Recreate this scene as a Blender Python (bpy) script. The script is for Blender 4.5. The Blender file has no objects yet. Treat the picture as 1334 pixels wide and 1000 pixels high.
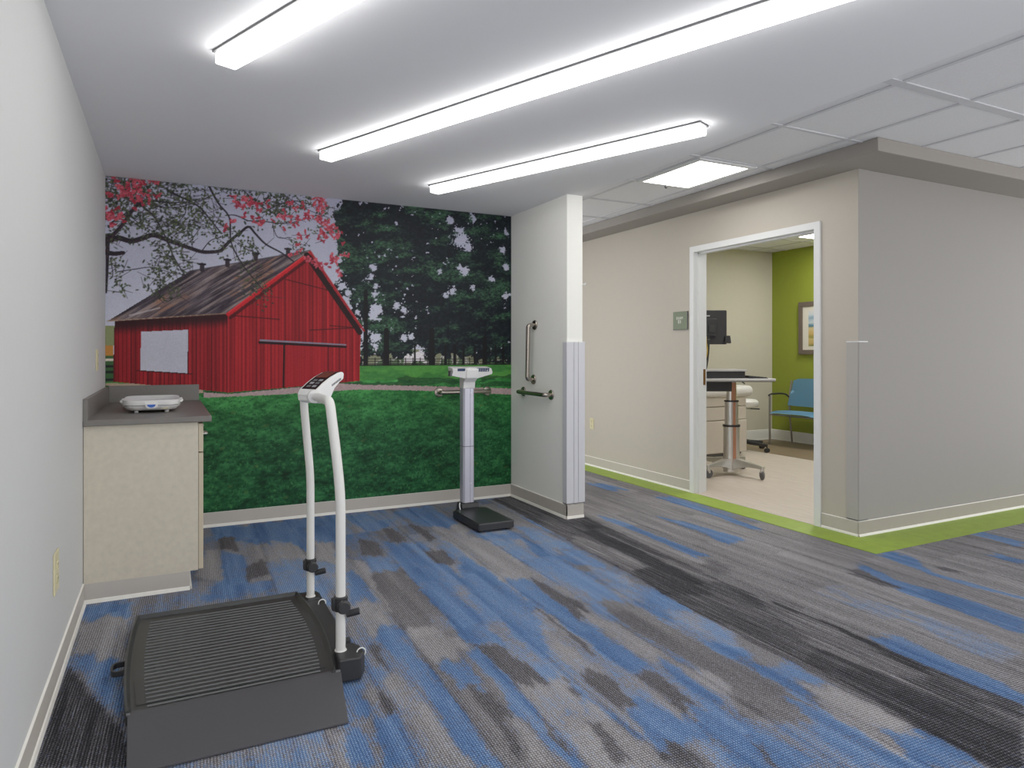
import bpy, bmesh, math, random
import numpy as np
from mathutils import Vector, Matrix
random.seed(7)
PI = math.pi
COL = bpy.context.scene.collection
MURAL = {'lwall':[(53,1446),(763,1516),(758,950),(44,1040)],'front':[(758,1510),(1332,1994),(1716,1439),(1704,1015),(1143,974),(758,950)],'roof':[(13,1445),(509,1805),(1332,2005),(763,1516)],'panel':[(211,1376),(497,1394),(495,1091),(204,1115)],'fasciaL':[(758,1510),(1332,1988)],'fasciaR':[(1332,1994),(1740,1404)],'vents':[(588,1825),(753,1867),(944,1923),(1170,1972)],'track':[(976,1325),(1597,1295)],'doorl':[(1143,1310),(1137,980)],'doorr':[(1463,1294),(1463,996)],'lines':[[(1154,1777),(1492,1705)],[(789,1500),(1110,1480)],[(1326,1404),(1668,1427)],[(184,1113),(524,1085)],[(1480,1441),(1686,1427)]],'tree':[(1527,2454),(3132,2468),(3132,1123),(1716,1170),(1740,1398),(1609,1597),(1515,1747),(1573,1998),(1521,2195)],'gaps':[((2556,2178),150),((2541,2248),90),((2619,2124),80),((2588,1920),90),((2541,1946),60),((2479,1742),70),((2418,1711),60),((2666,1779),60),((2974,2268),50),((2941,2117),60),((1810,1905),60),((1797,1823),60),((1838,1757),55),((1831,1689),60),((1838,1580),90),((1810,1525),80),((2006,1613),60),((2064,1573),60),((2974,1725),70),((3007,1734),40),((1824,1349),110),((1831,1295),70),((2121,1366),50),((2180,1241),110),((2064,1352),60),((1621,1694),60),((1568,1745),60),((1502,1835),50),((1688,1549),45),((2842,1860),60),((2974,1971),60),((2464,2328),60),((2666,2360),70),((2373,1908),50)],'trunks':[((1753,1710),(1753,1062),38),((1919,1412),(1919,1066),50),((2298,1418),(2298,1054),55),((2418,1293),(2418,1129),25),((2500,1294),(2500,1122),28),((2582,1294),(2576,1121),25),((2772,1360),(2772,1100),45),((2946,1296),(2946,1138),25),((2680,1295),(2680,1139),18),((2154,1292),(2154,1143),18),((2873,1296),(2881,1138),16)],'horizon':[(1716,1134),(3042,1130)],'path':[(597,954),(773,938),(1154,968),(1538,1000),(1716,985),(2284,961),(3057,924),(3057,871),(2284,923),(1716,949),(1154,928),(597,916)],'fieldtop':[(1716,1128),(3132,1123),(3132,929),(1716,973)],'dirt':[(-5,1031),(285,1020),(593,986),(593,948),(-5,1015)],'lefttan':[(-5,1281),(48,1281),(48,1215),(-5,1215)],'leftgreen':[(-5,1414),(53,1415),(53,1281),(-5,1281)],'leftfence':[(-5,1215),(48,1215),(48,1024),(-5,1025)],'house':[(1994,1193),(2025,1218),(2186,1242),(2258,1211),(2258,1155),(1994,1157)],'branches':[([(-11,1961),(28,1987),(79,2003),(150,1988),(222,2014),(284,2038),(379,2008),(509,1966),(597,1944),(699,1957),(733,1990),(778,2043),(836,2097),(895,2146),(942,2099),(1013,2029),(1122,1973),(1209,1914)],38,9),([(186,2251),(242,2210),(295,2155),(358,2030),(412,1890),(487,1762)],13,7),([(369,2359),(433,2324),(509,2295),(575,2253),(642,2174),(710,2087)],14,8),([(631,2417),(665,2347),(699,2289),(767,2197),(778,2025),(848,1880),(918,1784),(989,1699)],14,6),([(-1,1968),(89,2079),(191,2240),(274,2272),(379,2270),(487,2287)],26,5),([(-1,1905),(48,1896),(104,1906)],34,24),([(14,2015),(11,1819),(5,1634)],26,10),([(889,2189),(813,2220),(755,2218)],9,5),([(69,1776),(170,1799),(274,1816),(422,1777)],6,4),([(316,1813),(328,1695),(321,1599)],5,3),([(487,2281),(476,2195),(412,2118)],6,3),([(586,1950),(642,2027),(710,2056)],6,4),([(28,2097),(139,2188),(232,2244),(401,2236),(553,2293),(642,2345)],9,4),([(895,2190),(1013,2193),(1159,2193),(1309,2245)],8,4),([(150,2154),(211,2101),(305,2049)],6,3),([(509,2005),(564,2094),(570,2119)],5,3),([(1062,2172),(1098,2086),(1196,2093)],6,3),([(848,2416),(942,2338),(1062,2261),(1184,2260)],8,4),([(989,2255),(1184,2362),(1385,2343)],6,4),([(1135,2409),(1284,2320),(1476,2260)],6,3),([(28,1866),(43,1763),(28,1728)],6,3),([(412,1902),(316,1884),(284,1787)],5,3),([(825,2028),(906,1971),(930,2023)],5,3)],'green':[((38,2364),170,70),((170,2390),200,90),((305,2381),180,70),((274,2295),150,50),((109,2220),150,40),((444,2397),100,30),((28,2236),80,22),((687,2374),70,16),((801,2411),60,16),((942,2376),130,24),((1122,2382),150,50),((1062,2401),120,30),((1284,2385),90,20),((531,2297),90,24),((553,2215),90,24),((597,2182),70,14),((222,2149),110,22),((274,2071),90,18),((401,2177),90,18),((390,2056),80,16),((455,2061),90,24),((487,2112),70,16),((379,1888),90,34),((337,1814),70,16),((305,1706),60,14),((444,1844),70,14),((358,1768),60,10),((699,2191),60,8),((665,2065),60,10),((755,2085),60,14),((836,2016),70,16),((906,1996),50,10),((710,1933),30,4),((48,1833),50,10),((59,1718),50,9),((89,1661),40,6),((1001,2268),80,12),((1098,2226),80,12),((1221,2031),60,8),((1271,2021),30,6),((1373,2146),60,8),((918,1746),60,12),((989,1648),60,12),((379,1649),60,12),((883,1869),60,10),((28,2016),60,10),((109,2127),90,12),((1062,2325),100,14),((1437,2296),60,10)],'pink':[((28,2155),55,9),((74,2170),35,6),((38,2115),30,4),((150,2388),80,15),((170,2320),80,15),((211,2312),50,10),((129,2350),60,10),((253,2376),50,6),((28,2276),28,3),((79,2322),40,4),((274,2343),40,4),((807,2343),38,6),((883,2351),45,7),((906,2291),50,9),((978,2348),40,6),((936,2225),45,6),((790,2149),30,5),((978,2184),30,4),((860,2268),25,3),((1209,2320),55,9),((1159,2225),40,5),((1234,2200),40,5),((1271,2119),45,7),((1309,2258),40,5),((1074,2237),30,3),((1411,2392),40,6),((1398,2331),30,4),((1398,2233),30,3),((1450,2205),30,4),((1437,2125),50,7),((1221,1966),40,4),((1328,1934),30,3),((1398,1893),30,3),((1405,2387),40,6),((1392,2346),35,5),((1322,2268),25,3),((1398,2235),25,3),((1450,2194),30,4),((1476,2150),45,7),((1528,2127),45,7),((1430,2133),30,4),((1568,1991),50,7),((1521,1981),35,4),((1476,1913),30,4),((1515,1875),35,4),((1554,1824),25,2),((1334,1930),30,4),((1398,1888),30,3)]}
CARPET = [('B',[(26,527),(56,526),(94,526),(116,530),(102,453),(77,434),(68,470),(50,470),(30,489)]),('D',[(30,494),(41,495),(40,463),(30,462)]),('g',[(47,475),(73,467),(77,429),(53,414)]),('g',[(22,471),(29,473),(28,406),(14,409)]),('B',[(30,458),(42,451),(39,393),(51,373),(15,370),(27,407)]),('D',[(41,431),(52,430),(51,396),(39,400)]),('b',[(51,428),(75,425),(66,369),(51,373)]),('b',[(79,414),(88,401),(78,356),(69,363)]),('g',[(86,461),(98,454),(89,405),(79,414)]),('B',[(120,513),(136,528),(142,475),(122,472)]),('B',[(154,519),(190,525),(188,458),(166,456)]),('b',[(136,528),(156,526),(155,475),(142,475)]),('D',[(112,448),(121,443),(117,409),(107,414)]),('D',[(134,472),(142,468),(141,438),(130,438)]),('B',[(106,410),(121,407),(116,378),(104,382)]),('B',[(127,434),(148,429),(144,348),(119,349)]),('D',[(143,411),(153,408),(151,378),(141,378)]),('g',[(166,456),(188,458),(187,439),(166,389),(161,417)]),('D',[(155,475),(159,466),(161,429),(153,422)]),('B',[(93,398),(97,364),(94,338),(80,342)]),('g',[(96,410),(104,401),(103,380),(95,337),(96,357)]),('d',[(103,380),(118,379),(118,313),(118,302),(98,312),(96,346)]),('B',[(162,392),(162,338),(160,285),(138,292),(148,358)]),('g',[(175,425),(189,409),(184,336),(161,335),(164,399)]),('B',[(163,334),(175,333),(174,281),(171,275),(160,282)]),('B',[(212,416),(213,370),(203,283),(192,282),(196,334)]),('B',[(209,364),(229,362),(227,329),(213,335)]),('B',[(186,424),(212,422),(209,408),(189,414)]),('b',[(222,438),(233,427),(231,374),(209,364)]),('D',[(178,333),(182,287),(179,272),(170,276)]),('b',[(216,330),(229,314),(216,281),(204,281)]),('g',[(96,391),(103,383),(94,294),(94,338)]),('d',[(102,380),(121,378),(107,292),(93,294)]),('g',[(94,294),(107,292),(114,263),(93,260)]),('B',[(117,343),(135,348),(127,261),(113,264),(116,306)]),('B',[(142,348),(159,336),(152,269),(134,237),(137,285)]),('D',[(116,262),(126,257),(127,229),(115,228)]),('B',[(80,296),(93,298),(88,252),(86,253)]),('B',[(86,253),(92,246),(89,183),(80,189)]),('g',[(79,340),(92,333),(91,300),(79,296)]),('D',[(74,285),(80,284),(77,266),(75,266)]),('D',[(68,245),(71,240),(70,225),(66,226)]),('g',[(75,266),(79,256),(82,191),(79,188),(71,192),(71,231)]),('B',[(57,253),(64,243),(61,229),(53,228)]),('B',[(62,225),(70,224),(67,198),(66,194),(57,199)]),('B',[(51,224),(56,222),(56,202),(49,203)]),('g',[(48,227),(51,224),(49,203),(43,206)]),('B',[(94,257),(107,258),(106,234),(96,234)]),('D',[(98,233),(105,231),(106,214),(100,207),(98,185),(95,185),(97,206)]),('g',[(104,212),(107,206),(104,184),(98,183)]),('B',[(111,260),(115,252),(113,200),(107,190),(107,215)]),('g',[(115,228),(129,228),(114,203)]),('g',[(122,228),(136,228),(135,206),(114,197)]),('D',[(131,221),(135,221),(135,208),(131,206)]),('g',[(115,197),(134,202),(135,171),(134,160),(112,171)]),('D',[(125,195),(128,189),(126,169),(120,170)]),('B',[(114,212),(112,201),(111,172),(107,174),(107,200)]),('D',[(110,197),(112,191),(110,176)]),('B',[(135,252),(135,236),(136,171),(133,174),(135,208)]),('B',[(139,196),(148,198),(145,170),(137,171)]),('D',[(141,222),(150,219),(147,200),(140,198)]),('g',[(143,248),(151,251),(152,218),(141,224)]),('D',[(159,216),(168,215),(166,189),(159,182)]),('D',[(137,171),(145,170),(144,155),(134,160)]),('B',[(172,215),(179,216),(176,187),(170,188)]),('B',[(165,186),(172,180),(172,170),(158,156),(155,171)]),('b',[(147,169),(154,170),(153,151),(145,155)]),('B',[(148,198),(158,181),(155,171),(146,171)]),('D',[(159,293),(160,284),(158,241),(155,238)]),('B',[(164,306),(170,277),(170,233),(170,218),(160,217),(159,240)]),('B',[(198,339),(209,334),(202,284),(193,285)]),('B',[(206,273),(225,278),(225,257),(205,256)]),('b',[(204,251),(224,256),(224,221),(215,212),(205,228)]),('B',[(204,233),(215,212),(204,201),(202,208)]),('d',[(188,281),(204,280),(202,244),(202,219),(202,198),(190,187),(186,195),(185,234)]),('g',[(176,285),(183,251),(182,220),(174,218),(171,234)]),('g',[(181,211),(187,202),(187,184),(175,172),(178,183)]),('g',[(220,176),(222,139),(200,138),(202,168)]),('B',[(204,195),(224,196),(223,178),(205,174)]),('B',[(188,165),(199,165),(200,139),(200,127),(184,135)]),('B',[(200,138),(221,139),(219,117),(200,127)]),('d',[(199,204),(203,194),(200,166),(181,166),(172,177)]),('B',[(171,176),(173,158),(175,140),(149,153)]),('D',[(163,159),(165,157),(162,150),(160,153)]),('B',[(353,551),(368,543),(372,509),(355,507)]),('B',[(372,470),(387,467),(372,350),(365,350),(371,404)]),('B',[(329,411),(337,400),(342,336),(322,335),(328,372)]),('B',[(289,434),(297,427),(294,317),(284,318),(289,373)]),('d',[(278,310),(292,309),(291,294),(269,282)]),('B',[(386,272),(404,270),(383,232),(387,193),(381,190),(378,216),(379,234)]),('B',[(353,262),(362,259),(354,235),(357,203),(354,177),(336,168),(333,176),(337,201),(339,225)]),('B',[(489,277),(502,275),(497,248),(482,241)]),('B',[(446,246),(457,244),(454,227),(443,222)]),('D',[(341,263),(353,262),(344,231),(338,231)]),('D',[(400,247),(398,231),(390,232)]),('B',[(271,197),(285,196),(278,139),(264,132),(264,165)]),('k',[(267,530),(276,515),(263,434),(281,439),(278,395),(267,269),(268,209),(267,133),(227,114),(219,118),(221,169),(224,251),(230,305),(234,365),(243,493),(244,524)]),('d',[(249,398),(251,387),(250,319),(234,316),(234,374)]),('K',[(255,403),(266,400),(258,282),(247,280)]),('K',[(234,315),(248,316),(250,265),(226,277)]),('K',[(271,433),(275,405),(264,404)]),('d',[(267,396),(266,353),(266,280),(259,284)]),('k',[(246,252),(248,249),(240,199),(231,195),(227,233)]),('K',[(229,194),(243,198),(245,165),(247,124),(227,113),(219,117)]),('k',[(239,196),(241,190),(240,162),(236,160)]),('K',[(266,272),(267,264),(270,211),(266,166),(261,166),(265,195)]),('d',[(266,257),(267,209),(260,165),(246,165),(243,198)]),('B',[(-36,391),(-15,387),(-16,360),(-35,373)]),('g',[(-35,370),(-16,367),(-17,322),(-34,328)]),('B',[(-35,325),(-16,319),(-13,258)]),('K',[(-35,320),(-25,290),(-14,260),(-9,232),(-35,245)])]


# ------------------------------------------------------------------ materials
def s2l(c):
    return tuple((v / 12.92 if v <= 0.04045 else ((v + 0.055) / 1.055) ** 2.4) for v in (x / 255.0 for x in c))
def mat(name, rgb, rough=0.5, metal=0.0, var=0.06, scale=18.0, bump=0.0, bscale=200.0, spec=0.5, stretch=None):
    m = bpy.data.materials.new(name); m.use_nodes = True
    nt = m.node_tree; b = nt.nodes['Principled BSDF']
    b.inputs['Roughness'].default_value = rough; b.inputs['Metallic'].default_value = metal
    b.inputs['Specular IOR Level'].default_value = spec
    tc = nt.nodes.new('ShaderNodeTexCoord'); src = tc.outputs['Object']
    if stretch:
        mp = nt.nodes.new('ShaderNodeMapping'); mp.inputs['Scale'].default_value = stretch
        nt.links.new(src, mp.inputs['Vector']); src = mp.outputs['Vector']
    n = nt.nodes.new('ShaderNodeTexNoise'); n.inputs['Scale'].default_value = scale; n.inputs['Detail'].default_value = 4
    nt.links.new(src, n.inputs['Vector'])
    mx = nt.nodes.new('ShaderNodeMix'); mx.data_type = 'RGBA'
    c = s2l(rgb)
    mx.inputs['A'].default_value = (*[max(0, v * (1 - var)) for v in c], 1)
    mx.inputs['B'].default_value = (*[min(1, v * (1 + var)) for v in c], 1)
    nt.links.new(n.outputs['Fac'], mx.inputs['Factor']); nt.links.new(mx.outputs['Result'], b.inputs['Base Color'])
    if bump:
        n2 = nt.nodes.new('ShaderNodeTexNoise'); n2.inputs['Scale'].default_value = bscale
        nt.links.new(src, n2.inputs['Vector'])
        bp = nt.nodes.new('ShaderNodeBump'); bp.inputs['Strength'].default_value = bump; bp.inputs['Distance'].default_value = 0.002
        nt.links.new(n2.outputs['Fac'], bp.inputs['Height']); nt.links.new(bp.outputs['Normal'], b.inputs['Normal'])
    return m
def emis(name, rgb, strength):
    m = bpy.data.materials.new(name); m.use_nodes = True
    nt = m.node_tree; b = nt.nodes['Principled BSDF']
    b.inputs['Base Color'].default_value = (0.9, 0.9, 0.9, 1)
    b.inputs['Emission Color'].default_value = (*rgb, 1); b.inputs['Emission Strength'].default_value = strength
    return m
M = {}
M['paint'] = mat('cream wall paint', (231, 231, 224), 0.65, var=0.015, bump=0.06, bscale=350)
M['paint_left'] = mat('left wall paint', (204, 204, 203), 0.65, var=0.015, bump=0.06, bscale=350)  # cream paint toned down to offset strong light from the nearby lamp
M['beige'] = mat('beige wall paint', (188, 180, 167), 0.65, var=0.02, bump=0.06, bscale=350)
M['beige_shaded'] = mat('shaded beige wall paint', (146, 142, 137), 0.65, var=0.02, bump=0.06, bscale=350)  # darker copy of the beige paint, this wall's shade put into its colour
M['exam_cream'] = mat('exam room cream paint', (200, 194, 176), 0.65, var=0.02)
M['green'] = mat('green accent paint', (139, 152, 45), 0.65, var=0.03)
M['ceil'] = mat('gypsum ceiling paint', (238, 238, 241), 0.8, var=0.01)
M['bulk'] = mat('bulkhead paint', (150, 144, 137), 0.8, var=0.02)
M['tile'] = mat('acoustic tile', (230, 230, 233), 0.9, var=0.10, scale=170, bump=0.5, bscale=260)
M['tee'] = mat('ceiling grid metal', (206, 206, 210), 0.6, var=0.02)  # greyed: the shadow along the grid is put into its colour
M['base'] = mat('vinyl cove base', (189, 182, 173), 0.5, var=0.03)
M['base_shaded'] = mat('shaded cove base', (160, 153, 142), 0.5, var=0.03)  # darker copy of the cove base, shade of the front wall painted in
M['paint_lit'] = mat('lit cream wall paint', (246, 245, 238), 0.65, var=0.01, bump=0.06, bscale=350)  # lighter copy of the cream paint, the partition's light put into the colour
M['toe'] = mat('pale base edge', (236, 233, 224), 0.5, var=0.02)
M['white'] = mat('white enamel frame', (226, 227, 226), 0.4, var=0.02)
M['guard'] = mat('corner guard vinyl', (208, 208, 213), 0.45, var=0.02)
M['guard2'] = mat('beige corner guard vinyl', (176, 172, 166), 0.45, var=0.02)
M['border'] = mat('green vinyl border', (140, 166, 48), 0.5, var=0.22, scale=9, stretch=(1.5, 1.5, 1))
M['wood'] = mat('pale plank floor', (200, 187, 174), 0.5, var=0.22, scale=4, stretch=(9.0, 1.0, 1))
M['wood_dark'] = mat('brown plank floor', (128, 110, 86), 0.5, var=0.15, scale=5, stretch=(6.0, 1.0, 1))
M['lam'] = mat('beige laminate', (206, 197, 178), 0.5, var=0.13, scale=38)
M['lam_edge'] = mat('beige edge band', (200, 186, 160), 0.5, var=0.06)
M['counter'] = mat('grey solid surface counter', (112, 108, 103), 0.42, var=0.06, scale=60)
M['steel'] = mat('brushed stainless steel', (168, 160, 150), 0.26, 1.0, var=0.08, scale=60)
M['chrome'] = mat('polished aluminium', (214, 212, 208), 0.3, 0.85, var=0.06)
M['silver'] = mat('silver anodised column', (190, 190, 203), 0.38, 0.4, var=0.05)
M['silver_dark'] = mat('grey column groove', (124, 125, 140), 0.4, 0.5, var=0.05)
M['black'] = mat('black plastic', (38, 38, 40), 0.5, var=0.1)
M['charcoal'] = mat('charcoal platform', (47, 48, 48), 0.45, var=0.08, scale=40, bump=0.1, bscale=500)
M['ramp'] = mat('textured grey ramp', (66, 65, 69), 0.55, var=0.06, scale=300, bump=0.45, bscale=650)
M['rubber'] = mat('black rubber mat', (40, 43, 43), 0.42, var=0.06)
M['rib'] = mat('highlit tread rib', (80, 82, 83), 0.35, var=0.05)  # lighter than the mat: highlights on the ribs are in the colour
M['post'] = mat('white powder coat', (226, 225, 220), 0.32, var=0.02)
M['plastic'] = mat('white plastic', (228, 227, 225), 0.35, var=0.02)
M['ivory'] = mat('ivory outlet plastic', (214, 205, 165), 0.4, var=0.03)
M['ivory_dark'] = mat('outlet slot', (92, 84, 66), 0.5)
M['navy'] = mat('navy keypad', (42, 62, 96), 0.4, var=0.05)
M['logo'] = mat('blue badge', (36, 92, 190), 0.4, var=0.04)
M['lcd'] = mat('brown red display', (96, 44, 34), 0.6, var=0.1, spec=0.1)
M['panel'] = mat('dark maroon panel', (34, 14, 18), 0.6, var=0.1, spec=0.1)
M['key'] = mat('grey key', (150, 150, 155), 0.5, spec=0.2)
M['olive'] = mat('sage sign', (108, 119, 92), 0.5, var=0.05)
M['letters'] = mat('pale lettering', (232, 232, 222), 0.5)
M['blue_fab'] = mat('blue upholstery', (118, 172, 206), 0.7, var=0.08, scale=120, bump=0.15, bscale=400)
M['chair_metal'] = mat('satin grey chair frame', (160, 154, 148), 0.3, 0.8, var=0.05)
M['frame_wood'] = mat('grey brown picture frame', (104, 92, 82), 0.5, var=0.1, stretch=(1, 6, 6))
M['mat'] = mat('picture mount', (226, 222, 208), 0.7, var=0.02)
M['vinyl'] = mat('white exam upholstery', (224, 222, 218), 0.4, var=0.03)
M['table_body'] = mat('beige exam table body', (206, 196, 184), 0.45, var=0.03)
M['brass'] = mat('brass strike', (150, 110, 60), 0.35, 0.9)
M['copper'] = mat('copper reflection streak', (196, 140, 112), 0.3, 0.6)
M['lid'] = mat('grey lid', (186, 184, 184), 0.35, var=0.04)
M['yellow'] = mat('yellow cable', (196, 160, 40), 0.5)
M['shadow'] = mat('dark grey metal', (92, 92, 94), 0.5)
M['diff'] = emis('linear diffuser', (1.0, 0.99, 0.97), 6.8)
M['troff'] = emis('troffer diffuser', (1.0, 0.99, 0.97), 7.0)
M['troff2'] = emis('exam troffer diffuser', (1.0, 0.985, 0.95), 20.0)

# ------------------------------------------------------------------ mesh helpers
def box(bm, x0, x1, y0, y1, z0, z1, mi=0):
    v = [bm.verts.new(p) for p in ((x0,y0,z0),(x1,y0,z0),(x1,y1,z0),(x0,y1,z0),(x0,y0,z1),(x1,y0,z1),(x1,y1,z1),(x0,y1,z1))]
    for f in ((0,3,2,1),(4,5,6,7),(0,1,5,4),(1,2,6,5),(2,3,7,6),(3,0,4,7)):
        bm.faces.new([v[i] for i in f]).material_index = mi
def prism(bm, pts, axis, lo, hi, mi=0):
    """2-D outline extruded along an axis: x -> pts are (y,z); y -> (x,z); z -> (x,y)"""
    def P(a, b, c):
        return {'x': (c, a, b), 'y': (a, c, b), 'z': (a, b, c)}[axis]
    A = [bm.verts.new(P(a, b, lo)) for a, b in pts]; B = [bm.verts.new(P(a, b, hi)) for a, b in pts]
    n = len(pts)
    bm.faces.new(A).material_index = mi; bm.faces.new(B[::-1]).material_index = mi
    for i in range(n):
        bm.faces.new((A[i], B[i], B[(i+1) % n], A[(i+1) % n])).material_index = mi
def tube(bm, pts, r, seg=14, mi=0, sq=None):
    pts = [Vector(p) for p in pts]; rs = r if isinstance(r, (list, tuple)) else [r] * len(pts)
    rings = []; up = None
    for i, p in enumerate(pts):
        t = (pts[min(i+1, len(pts)-1)] - pts[max(i-1, 0)]).normalized()
        if up is None:
            up = t.orthogonal().normalized()
        up = (up - t * up.dot(t)).normalized(); side = t.cross(up)
        rings.append([bm.verts.new(p + (up * math.cos(2*PI*k/seg) + side * math.sin(2*PI*k/seg)) * rs[i]) for k in range(seg)])
    for a, b in zip(rings, rings[1:]):
        for k in range(seg):
            bm.faces.new((a[k], a[(k+1) % seg], b[(k+1) % seg], b[k])).material_index = mi
    bm.faces.new(rings[0][::-1]).material_index = mi; bm.faces.new(rings[-1]).material_index = mi
def lathe(bm, prof, c, axis=(0,0,1), seg=24, mi=0):
    ax = Vector(axis).normalized(); u = ax.orthogonal().normalized(); w = ax.cross(u); c = Vector(c)
    rings = [[bm.verts.new(c + ax * h + (u * math.cos(2*PI*k/seg) + w * math.sin(2*PI*k/seg)) * max(r, 1e-4)) for k in range(seg)] for r, h in prof]
    for a, b in zip(rings, rings[1:]):
        for k in range(seg):
            bm.faces.new((a[k], a[(k+1) % seg], b[(k+1) % seg], b[k])).material_index = mi
    bm.faces.new(rings[0][::-1]).material_index = mi; bm.faces.new(rings[-1]).material_index = mi
def fillet(pts, r, n=6):
    """round the corners of a polyline"""
    pts = [Vector(p) for p in pts]; out = [pts[0]]
    for a, b, c in zip(pts, pts[1:], pts[2:]):
        d1 = (a-b); d2 = (c-b); rr = min(r, d1.length*0.49, d2.length*0.49)
        s = b + d1.normalized()*rr; e = b + d2.normalized()*rr
        for i in range(n+1):
            t = i/n; out.append(s*(1-t)**2 + b*2*t*(1-t) + e*t*t)
    out.append(pts[-1]); return out
def rrect(x0, x1, y0, y1, r, n=5):
    out = []
    for cx, cy, a0 in ((x1-r, y1-r, 0), (x0+r, y1-r, 90), (x0+r, y0+r, 180), (x1-r, y0+r, 270)):
        for i in range(n+1):
            a = math.radians(a0 + 90*i/n); out.append((cx + r*math.cos(a), cy + r*math.sin(a)))
    return out
ORIG = {}
def mk(name, bm, m, parent=None, bevel=0.0, smooth=False, rot=None, segs=2):
    """ONE mesh object; geometry in world coordinates, moved into its parent's frame"""
    bmesh.ops.recalc_face_normals(bm, faces=bm.faces)
    if parent is not None:
        bmesh.ops.translate(bm, verts=bm.verts, vec=-ORIG[parent.name])
    me = bpy.data.meshes.new(name); bm.to_mesh(me); bm.free()
    o = bpy.data.objects.new(name, me); COL.objects.link(o)
    for x in (m if isinstance(m, (list, tuple)) else [m]): me.materials.append(x)
    if parent is not None:
        o.parent = parent; ORIG[o.name] = ORIG[parent.name]
    else:
        ORIG[o.name] = Vector((0, 0, 0))
    if smooth:
        for p in me.polygons: p.use_smooth = True
        me.set_sharp_from_angle(angle=math.radians(38))
    if bevel:
        b = o.modifiers.new('bevel', 'BEVEL'); b.width = bevel; b.segments = segs; b.limit_method = 'ANGLE'; b.angle_limit = math.radians(40)
        b.harden_normals = False
    return o
def tag(o, label, cat, group=None):
    o['label'] = label; o['category'] = cat
    if group: o['group'] = group
    return o
def thing(name, label, cat, loc, group=None, rotz=0.0):
    o = bpy.data.objects.new(name, None); COL.objects.link(o); o.empty_display_size = 0.1
    o.location = loc; o.rotation_euler = (0, 0, rotz)
    ORIG[o.name] = Vector(loc) if rotz == 0 else Vector((0, 0, 0))
    return tag(o, label, cat, group)
def struct(name, bm, m, label, cat, **k):
    o = mk(name, bm, m, **k); o['kind'] = 'structure'; return tag(o, label, cat)
NB = bmesh.new

# ------------------------------------------------------------------ dimensions (metres)
XL, YB = -0.37, 5.30            # left wall, mural wall
CZ, AZ, BZ = 2.413, 2.55, 2.465 # gypsum ceiling, tile ceiling, bulkhead underside
PX0, PX1, PY0 = 2.655, 2.79, 4.37   # partition
WX, WY = 4.135, 3.06            # corner of the right hand block
XE = 7.9                        # right end of what is built
YN = -1.6                       # near end of what is built
YF = 7.6
EX, EY = 7.73, 7.09             # exam room green wall and cream wall
DY0, DY1, DZ = 3.40, 4.65, 2.115

# ------------------------------------------------------------------ noise for painted attributes
def vnoise(x, y, seed, fx, fy):
    rng = np.random.RandomState(seed); g = rng.rand(64, 64)
    u = x*fx; v = y*fy; iu = np.floor(u).astype(int); iv = np.floor(v).astype(int); fu = u-iu; fv = v-iv
    fu = fu*fu*(3-2*fu); fv = fv*fv*(3-2*fv)
    a = g[iu % 64, iv % 64]; b = g[(iu+1) % 64, iv % 64]; c = g[iu % 64, (iv+1) % 64]; d = g[(iu+1) % 64, (iv+1) % 64]
    return (a*(1-fu)+b*fu)*(1-fv) + (c*(1-fu)+d*fu)*fv
def fbm(x, y, seed, fx, fy, oc=4):
    t = 0; a = 0.5; s = 0
    for i in range(oc):
        t = t + a*vnoise(x+i*13.7, y+i*7.3, seed+i, fx, fy); s += a; a *= 0.5; fx *= 2.03; fy *= 2.03
    return t/s
def inside(X, Y, pts):
    r = np.zeros(X.shape, bool); n = len(pts)
    for i in range(n):
        (x1, y1), (x2, y2) = pts[i], pts[(i+1) % n]
        if y1 == y2: continue
        c = ((y1 > Y) != (y2 > Y)) & (X < (x2-x1)*(Y-y1)/(y2-y1) + x1)
        r ^= c
    return r
def segdist(X, Y, a, b):
    dx, dy = b[0]-a[0], b[1]-a[1]; L = dx*dx+dy*dy+1e-9
    t = np.clip(((X-a[0])*dx+(Y-a[1])*dy)/L, 0, 1)
    return np.hypot(X-a[0]-t*dx, Y-a[1]-t*dy), t
def sstep(a, b, x):
    t = np.clip((x-a)/(b-a), 0, 1); return t*t*(3-2*t)
def grid_mesh(name, nx, ny, P, cols):
    me = bpy.data.meshes.new(name)
    me.vertices.add(nx*ny); me.vertices.foreach_set('co', P.astype(np.float32).ravel())
    i = np.arange((nx-1)*(ny-1)); r = i//(nx-1); c = i % (nx-1); a = r*nx+c
    q = np.stack([a, a+1, a+nx+1, a+nx], 1).astype(np.int32)
    me.loops.add(q.size); me.loops.foreach_set('vertex_index', q.ravel())
    me.polygons.add(len(q)); me.polygons.foreach_set('loop_start', (np.arange(len(q))*4).astype(np.int32))
    me.update(calc_edges=True)
    at = me.color_attributes.new('paint', 'FLOAT_COLOR', 'POINT')
    rgba = np.ones((nx*ny, 4), np.float32); rgba[:, :3] = cols.reshape(-1, 3)
    at.data.foreach_set('color', rgba.ravel())
    o = bpy.data.objects.new(name, me); COL.objects.link(o); ORIG[o.name] = Vector((0, 0, 0)); return o

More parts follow.
